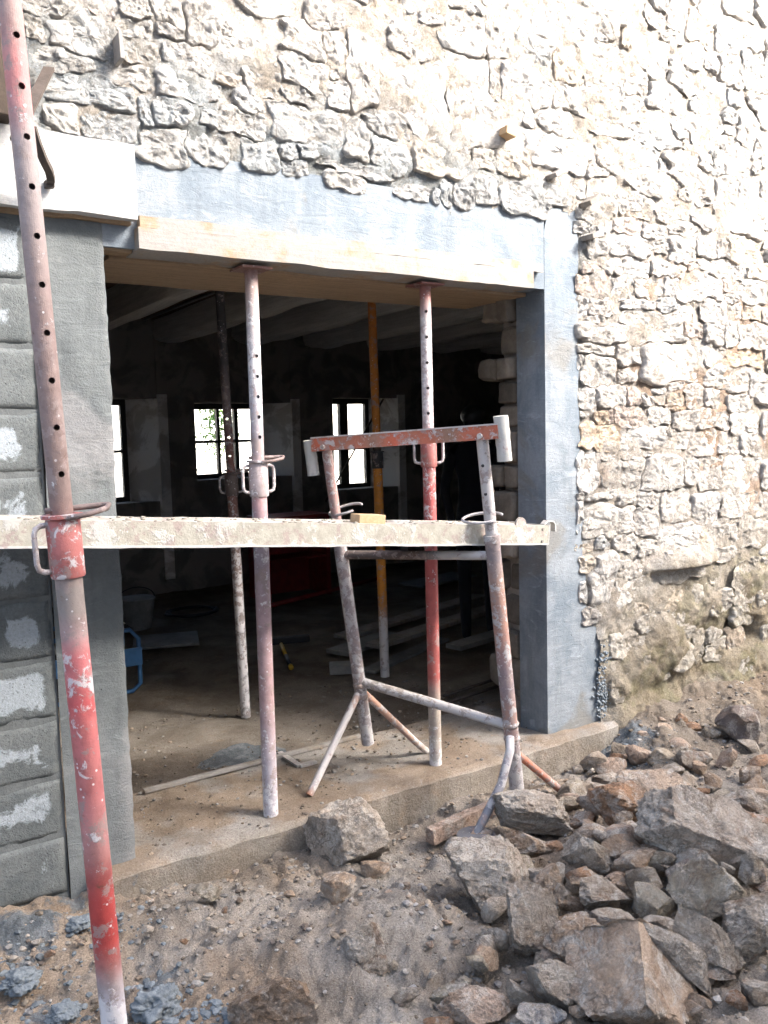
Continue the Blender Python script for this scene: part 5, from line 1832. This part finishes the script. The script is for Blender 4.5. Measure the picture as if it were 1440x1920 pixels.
# ------------------------------------------------------------------ things lying about in the room
# thin timber strip along the inner edge of the threshold
a, b = on_z(270, 1486, 0.006), on_z(676, 1381, 0.006)
tag(MB().obox((a + b) / 2 + [0, 0, 0.006], (b - a) / 2, np.cross((b - a) / np.linalg.norm(b - a), [0, 0, 1.0]) * 0.014, (0, 0, 0.008)).build('timber_strip', 'oldwood', bevel=0.002), 'long thin timber strip lying along the inner edge of the threshold', 'timber')
a, b, c = on_z(524, 1411, 0.012), on_z(562, 1436, 0.012), on_z(592, 1428, 0.012)
lb = thing('angle_offcut', tuple(b), 'small bent metal strip offcut on the threshold beside the lilac-grey prop', 'offcut')
for nm, (q0, q1) in (('long_arm', (a, b)), ('short_arm', (b, c))):
    dd = q1 - q0
    MB().obox((q0 + q1) / 2, dd / 2, np.cross(dd / np.linalg.norm(dd), [0, 0, 1.0]) * 0.014, (0, 0, 0.005 if nm == 'long_arm' else 0.0065), (0.36, 0.34, 0.31, 0.5)).build(nm, 'steel', lb)


def floor_board(pa, pb, width, thick, z, mat, lab, name='board', cat='board', group=None):
    a, b = on_z(*pa, z), on_z(*pb, z)
    d = b - a
    s = np.cross(d / np.linalg.norm(d), [0, 0, 1.0])
    o = MB().obox((a + b) / 2 + [0, 0, thick / 2], d / 2, s * width / 2, (0, 0, thick / 2)).build(name, mat, bevel=0.003)
    return tag(o, lab, cat, group)


floor_board((250, 1208), (372, 1198), 0.42, 0.02, -0.02, 'board', 'flat grey sheet of board lying beside the blue machine')
floor_board((850, 1218), (985, 1178), 0.14, 0.035, 0.03, 'board', 'grey plank resting across blocks near the dark-clothed legs')
floor_board((632, 1228), (735, 1192), 0.20, 0.03, 0.00, 'board', 'short grey board lying by the orange prop')
floor_board((640, 1198), (900, 1120), 0.16, 0.03, 0.0, 'oldwood', 'long old plank lying behind the orange prop')
floor_board((700, 1215), (960, 1130), 0.15, 0.03, 0.04, 'oldwood', 'long old plank on top of the plank pile behind the red prop')
floor_board((770, 1100), (870, 1078), 0.35, 0.02, 0.02, 'board', 'dim sheet of board far back on the room floor')
floor_board((690, 1262), (830, 1200), 0.12, 0.02, -0.03, 'board', 'thin grey board lying on the floor between orange and red props')
c = on_z(640, 1252, 0.0)
tag(MB().obox(c, np.array([0.07, -0.04, 0]), np.array([0.03, 0.055, 0]), (0, 0, 0.03)).build('concrete_brick', 'board', bevel=0.004), 'small grey brick on the room floor beside the trestle leg', 'brick')
for k, (q0, q1) in enumerate((((832, 1305), (945, 1268)), ((836, 1318), (948, 1282)))):
    tag(MB().tube([on_z(*q0, -0.01), on_z(*q1, -0.01)], 0.010, 8).build('steel_rod', 'rustdark', smooth_shade=True), 'dark steel rod lying on the floor by the red prop', 'rod', 'steel rods by the red prop')
hm = thing('hammer', tuple(on_z(545, 1240, -0.03)), 'long-handled hammer with yellow-tipped handle on the room floor', 'hammer')
h0, h1 = on_z(527, 1208, 0.03), on_z(546, 1252, -0.01)
MB().tube([h0, along(h0, h1, 0.5)], 0.014, 10).build('handle', 'yellow', hm, smooth_shade=True)
MB().tube([along(h0, h1, 0.5), along(h0, h1, 0.92)], 0.0145, 10).build('grip', 'dark', hm, smooth_shade=True)
MB().tube([along(h0, h1, 0.92), h1], [0.015, 0.018], 10).build('handle_tip', 'yellow', hm, smooth_shade=True)
ha, hb = on_z(505, 1203, 0.02), on_z(580, 1196, 0.02)
MB().obox((ha + hb) / 2, (hb - ha) / 2, np.cross((hb - ha) / np.linalg.norm(hb - ha), [0, 0, 1.0]) * 0.025, (0, 0, 0.025)).build('head', 'dark', hm, bevel=0.006)

# blue machine with a tubular frame, mostly behind the pillar
gb = on_z(262, 1308, -0.03)
gm_ = thing('blue_machine', tuple(gb), 'blue tubular-framed machine half hidden behind the pillar', 'machine')
gx, gy = gb[0], gb[1]
for yy in (gy, gy + 0.34):
    pts = [(gx - 0.50, yy, 0.02), (gx - 0.04, yy, 0.02), (gx + 0.01, yy, 0.06), (gx + 0.01, yy, 0.34), (gx - 0.04, yy, 0.40), (gx - 0.50, yy, 0.40)]
    MB().tube(pts, 0.014, 8).build('frame_tube', 'blue', gm_, smooth_shade=True)
MB().tube([(gx - 0.03, gy, 0.40), (gx - 0.03, gy + 0.34, 0.40)], 0.014, 8).build('cross_tube', 'dark', gm_, smooth_shade=True)
MB().box(gx - 0.5, gx + 0.022, gy - 0.022, gy - 0.016, 0.18, 0.29).build('side_panel', 'blue', gm_)
MB().box(gx - 0.48, gx - 0.05, gy + 0.06, gy + 0.30, 0.04, 0.30).build('engine', 'dark', gm_, bevel=0.02)
# red cabinet and pole at the back
rc_ = on_z(520, 1128, -0.03)
rm = thing('red_cabinet', tuple(rc_), 'dark red open cabinet standing far back in the gloom', 'cabinet')
x0, y0 = rc_[0], rc_[1]
MB().box(x0 - 0.1, x0 - 0.06, y0, y0 + 0.4, -0.03, 0.75).build('side', 'red', rm)
MB().box(x0 + 0.56, x0 + 0.60, y0, y0 + 0.4, -0.03, 0.75).build('side', 'red', rm)
MB().box(x0 - 0.06, x0 + 0.56, y0 + 0.38, y0 + 0.40, -0.03, 0.75).build('back', 'red', rm)
MB().box(x0 - 0.06, x0 + 0.56, y0 + 0.01, y0 + 0.38, 0.35, 0.37).build('shelf', 'red', rm)
MB().box(x0 - 0.1, x0 + 0.6, y0 - 0.01, y0 + 0.41, 0.751, 0.78).build('top', 'red', rm)
tag(MB().tube([on_z(505, 1136, 0.02), on_z(712, 1084, 0.02)], 0.022, 10).build('red_pole', 'red', smooth_shade=True), 'thin red pole lying on the floor in front of the cabinet', 'pole')
cc = on_z(360, 1150, -0.02)
pts = []
for k in range(90):
    t = k / 89 * 2 * math.pi * 3
    pts.append(cc + np.array([math.cos(t) * (0.22 + 0.02 * math.sin(k)), math.sin(t) * 0.20, 0.012 + 0.004 * (k / 30)]))
tag(MB().tube(pts, 0.011, 6).build('cable_coil', 'dark', smooth_shade=True), 'loose coil of dark cable on the back of the floor', 'cable')
bk = on_z(258, 1178, -0.03)
bu = thing('bucket', tuple(bk), 'grey ribbed bucket on the floor behind the blue machine', 'bucket')
MB().tube([bk + [0, 0, z] for z in (0, 0.08, 0.081, 0.16, 0.161, 0.24, 0.245, 0.26)], [0.11, 0.122, 0.127, 0.136, 0.141, 0.15, 0.158, 0.158], 20, cap=True).build('pail', 'board', bu, auto=30)
MB().tube([bk + [0.16 * math.cos(t), 0, 0.25 + 0.10 * math.sin(t)] for t in np.linspace(0, PI, 12)], 0.005, 6).build('handle', 'dark', bu, smooth_shade=True)


# person in dark clothes standing in the shadow
def person():
    fo = on_z(880, 1196, -0.035)
    root = thing('person', tuple(fo), 'person in dark clothes standing in the shadow beside the planks', 'person')
    hx = np.array([math.cos(YAW), -math.sin(YAW), 0])
    hy = np.array([math.sin(YAW), math.cos(YAW), 0])

    def pt(x, y, z):
        return tuple(hx * x + hy * y + np.array([0, 0, z]))
    V = [(0.06, 0, 0.95), (0.06, 0, 1.12), (0.06, 0.02, 1.32), (0.06, 0.02, 1.46), (0.06, 0, 1.53), (0.06, -0.01, 1.62), (0.06, -0.01, 1.72),
         (-0.03, 0, 0.90), (-0.03, -0.02, 0.50), (-0.02, 0.02, 0.08), (-0.03, -0.12, 0.035),
         (0.15, 0.02, 0.90), (0.17, 0.03, 0.50), (0.18, 0.06, 0.08), (0.18, -0.07, 0.035),
         (-0.11, 0.02, 1.42), (-0.17, 0.03, 1.15), (-0.13, -0.12, 0.93), (-0.11, -0.17, 0.86),
         (0.23, 0.02, 1.42), (0.29, 0.03, 1.15), (0.25, -0.12, 0.93), (0.23, -0.17, 0.86)]
    Rr = [0.13, 0.125, 0.15, 0.11, 0.055, 0.085, 0.075, 0.095, 0.066, 0.05, 0.04, 0.095, 0.066, 0.05, 0.04, 0.06, 0.048, 0.036, 0.032, 0.06, 0.048, 0.036, 0.032]
    E = [(0, 1), (1, 2), (2, 3), (3, 4), (4, 5), (5, 6), (0, 7), (7, 8), (8, 9), (9, 10), (0, 11), (11, 12), (12, 13), (13, 14), (3, 15), (15, 16), (16, 17), (17, 18), (3, 19), (19, 20), (20, 21), (21, 22)]
    me = bpy.data.meshes.new('body')
    me.from_pydata([pt(*v) for v in V], E, [])
    ob = bpy.data.objects.new('body', me)
    COL.objects.link(ob)
    ob.parent = root
    sk = ob.modifiers.new('skin', 'SKIN')
    for i, rr in enumerate(Rr):
        me.skin_vertices[0].data[i].radius = (rr, rr * 0.85)
        me.skin_vertices[0].data[i].use_root = (i == 0)
    ss = ob.modifiers.new('sub', 'SUBSURF')
    ss.levels = ss.render_levels = 2
    bpy.context.view_layer.update()
    dg = bpy.context.evaluated_depsgraph_get()
    new = bpy.data.meshes.new_from_object(ob.evaluated_get(dg))
    ob.modifiers.clear()
    ob.data = new
    new.materials.clear()
    new.materials.append(MAT['cloth'])
    new.shade_smooth()
    v, f = rock_arrays(77, 3, 0, 0.5, 0.9, 0.02)
    o = np.array(root.location)
    V2 = o + np.array(pt(0.06, 0.012, 1.70)) + v * [0.095, 0.10, 0.088]
    MB().add(V2, f).build('hair', 'dark', root, smooth_shade=True)


person()

# ------------------------------------------------------------------ beyond the back windows, and the added shading house behind the viewer
tag(MB().box(-6, 26, 13.0, 13.3, -0.4, 4.6).build('window_glare_wall', 'white'), 'added white wall that makes the back windows read bright', 'wall')  # white wall added behind the windows so their panes glare
tw = thing('leafy_shrub', (6.0, 10.4, -0.3), 'green leafy shrub seen through the middle back window', 'shrub')
c0 = on_y(408, 800, 10.4)
tw.location = Vector((float(c0[0]), 10.4, -0.3))
MB().tube([(c0[0], 10.4, -0.3), (c0[0] + 0.03, 10.4, 0.7), (c0[0] - 0.02, 10.42, 1.6)], [0.05, 0.04, 0.02], 8).build('stem', 'bark', tw, smooth_shade=True)
lf = MB()
for k in range(1500):
    c = np.array([c0[0] + random.gauss(0, 0.14), 10.4 + random.gauss(0, 0.22), 1.9 + random.gauss(0, 0.38)])
    a = np.array([random.gauss(0, 1) for _ in range(3)])
    a /= np.linalg.norm(a)
    b = np.cross(a, [random.gauss(0, 1) for _ in range(3)])
    b /= np.linalg.norm(b)
    s = random.uniform(0.02, 0.045)
    lf.add([c - a * s, c + b * s * 0.5, c + a * s, c - b * s * 0.5], [(0, 1, 2, 3)])
lf.build('crown', 'leaf', tw)

# unseen house added behind the viewer, sloped to shade the lower wall
hs = thing('shade_house', (2, -10.5, -0.2), 'unseen house added across the lane to shade the lower stone wall', 'house')
HY = -8.2
MB().add([(-14, HY, -0.4), (22, HY, -0.4), (22, HY, 4.2), (-14, HY, 16.1), (-14, HY - 6, -0.4), (22, HY - 6, -0.4), (22, HY - 6, 4.2), (-14, HY - 6, 16.1)],
         [(0, 3, 2, 1), (4, 5, 6, 7), (0, 1, 5, 4), (1, 2, 6, 5), (2, 3, 7, 6), (3, 0, 4, 7)]).build('wall', 'house', hs)
MB().add([(-14.3, HY + 0.4, 16.24), (22.3, HY + 0.4, 4.15), (22.3, HY - 6.4, 4.15), (-14.3, HY - 6.4, 16.24), (-14.3, HY + 0.4, 16.43), (22.3, HY + 0.4, 4.34), (22.3, HY - 6.4, 4.34), (-14.3, HY - 6.4, 16.43)],
         [(0, 1, 2, 3), (7, 6, 5, 4), (0, 4, 5, 1), (1, 5, 6, 2), (2, 6, 7, 3), (3, 7, 4, 0)]).build('roof', 'tile', hs)
for wx in (-8, -4, 0, 4, 8, 12, 16):
    for wz in (1.0,):
        w = MB().box(wx, wx + 1.0, HY - 0.01, HY + 0.03, wz, wz + 1.4).build('window', 'darkframe', hs)

for o in bpy.data.objects:
    if '_o' in o:
        del o['_o']
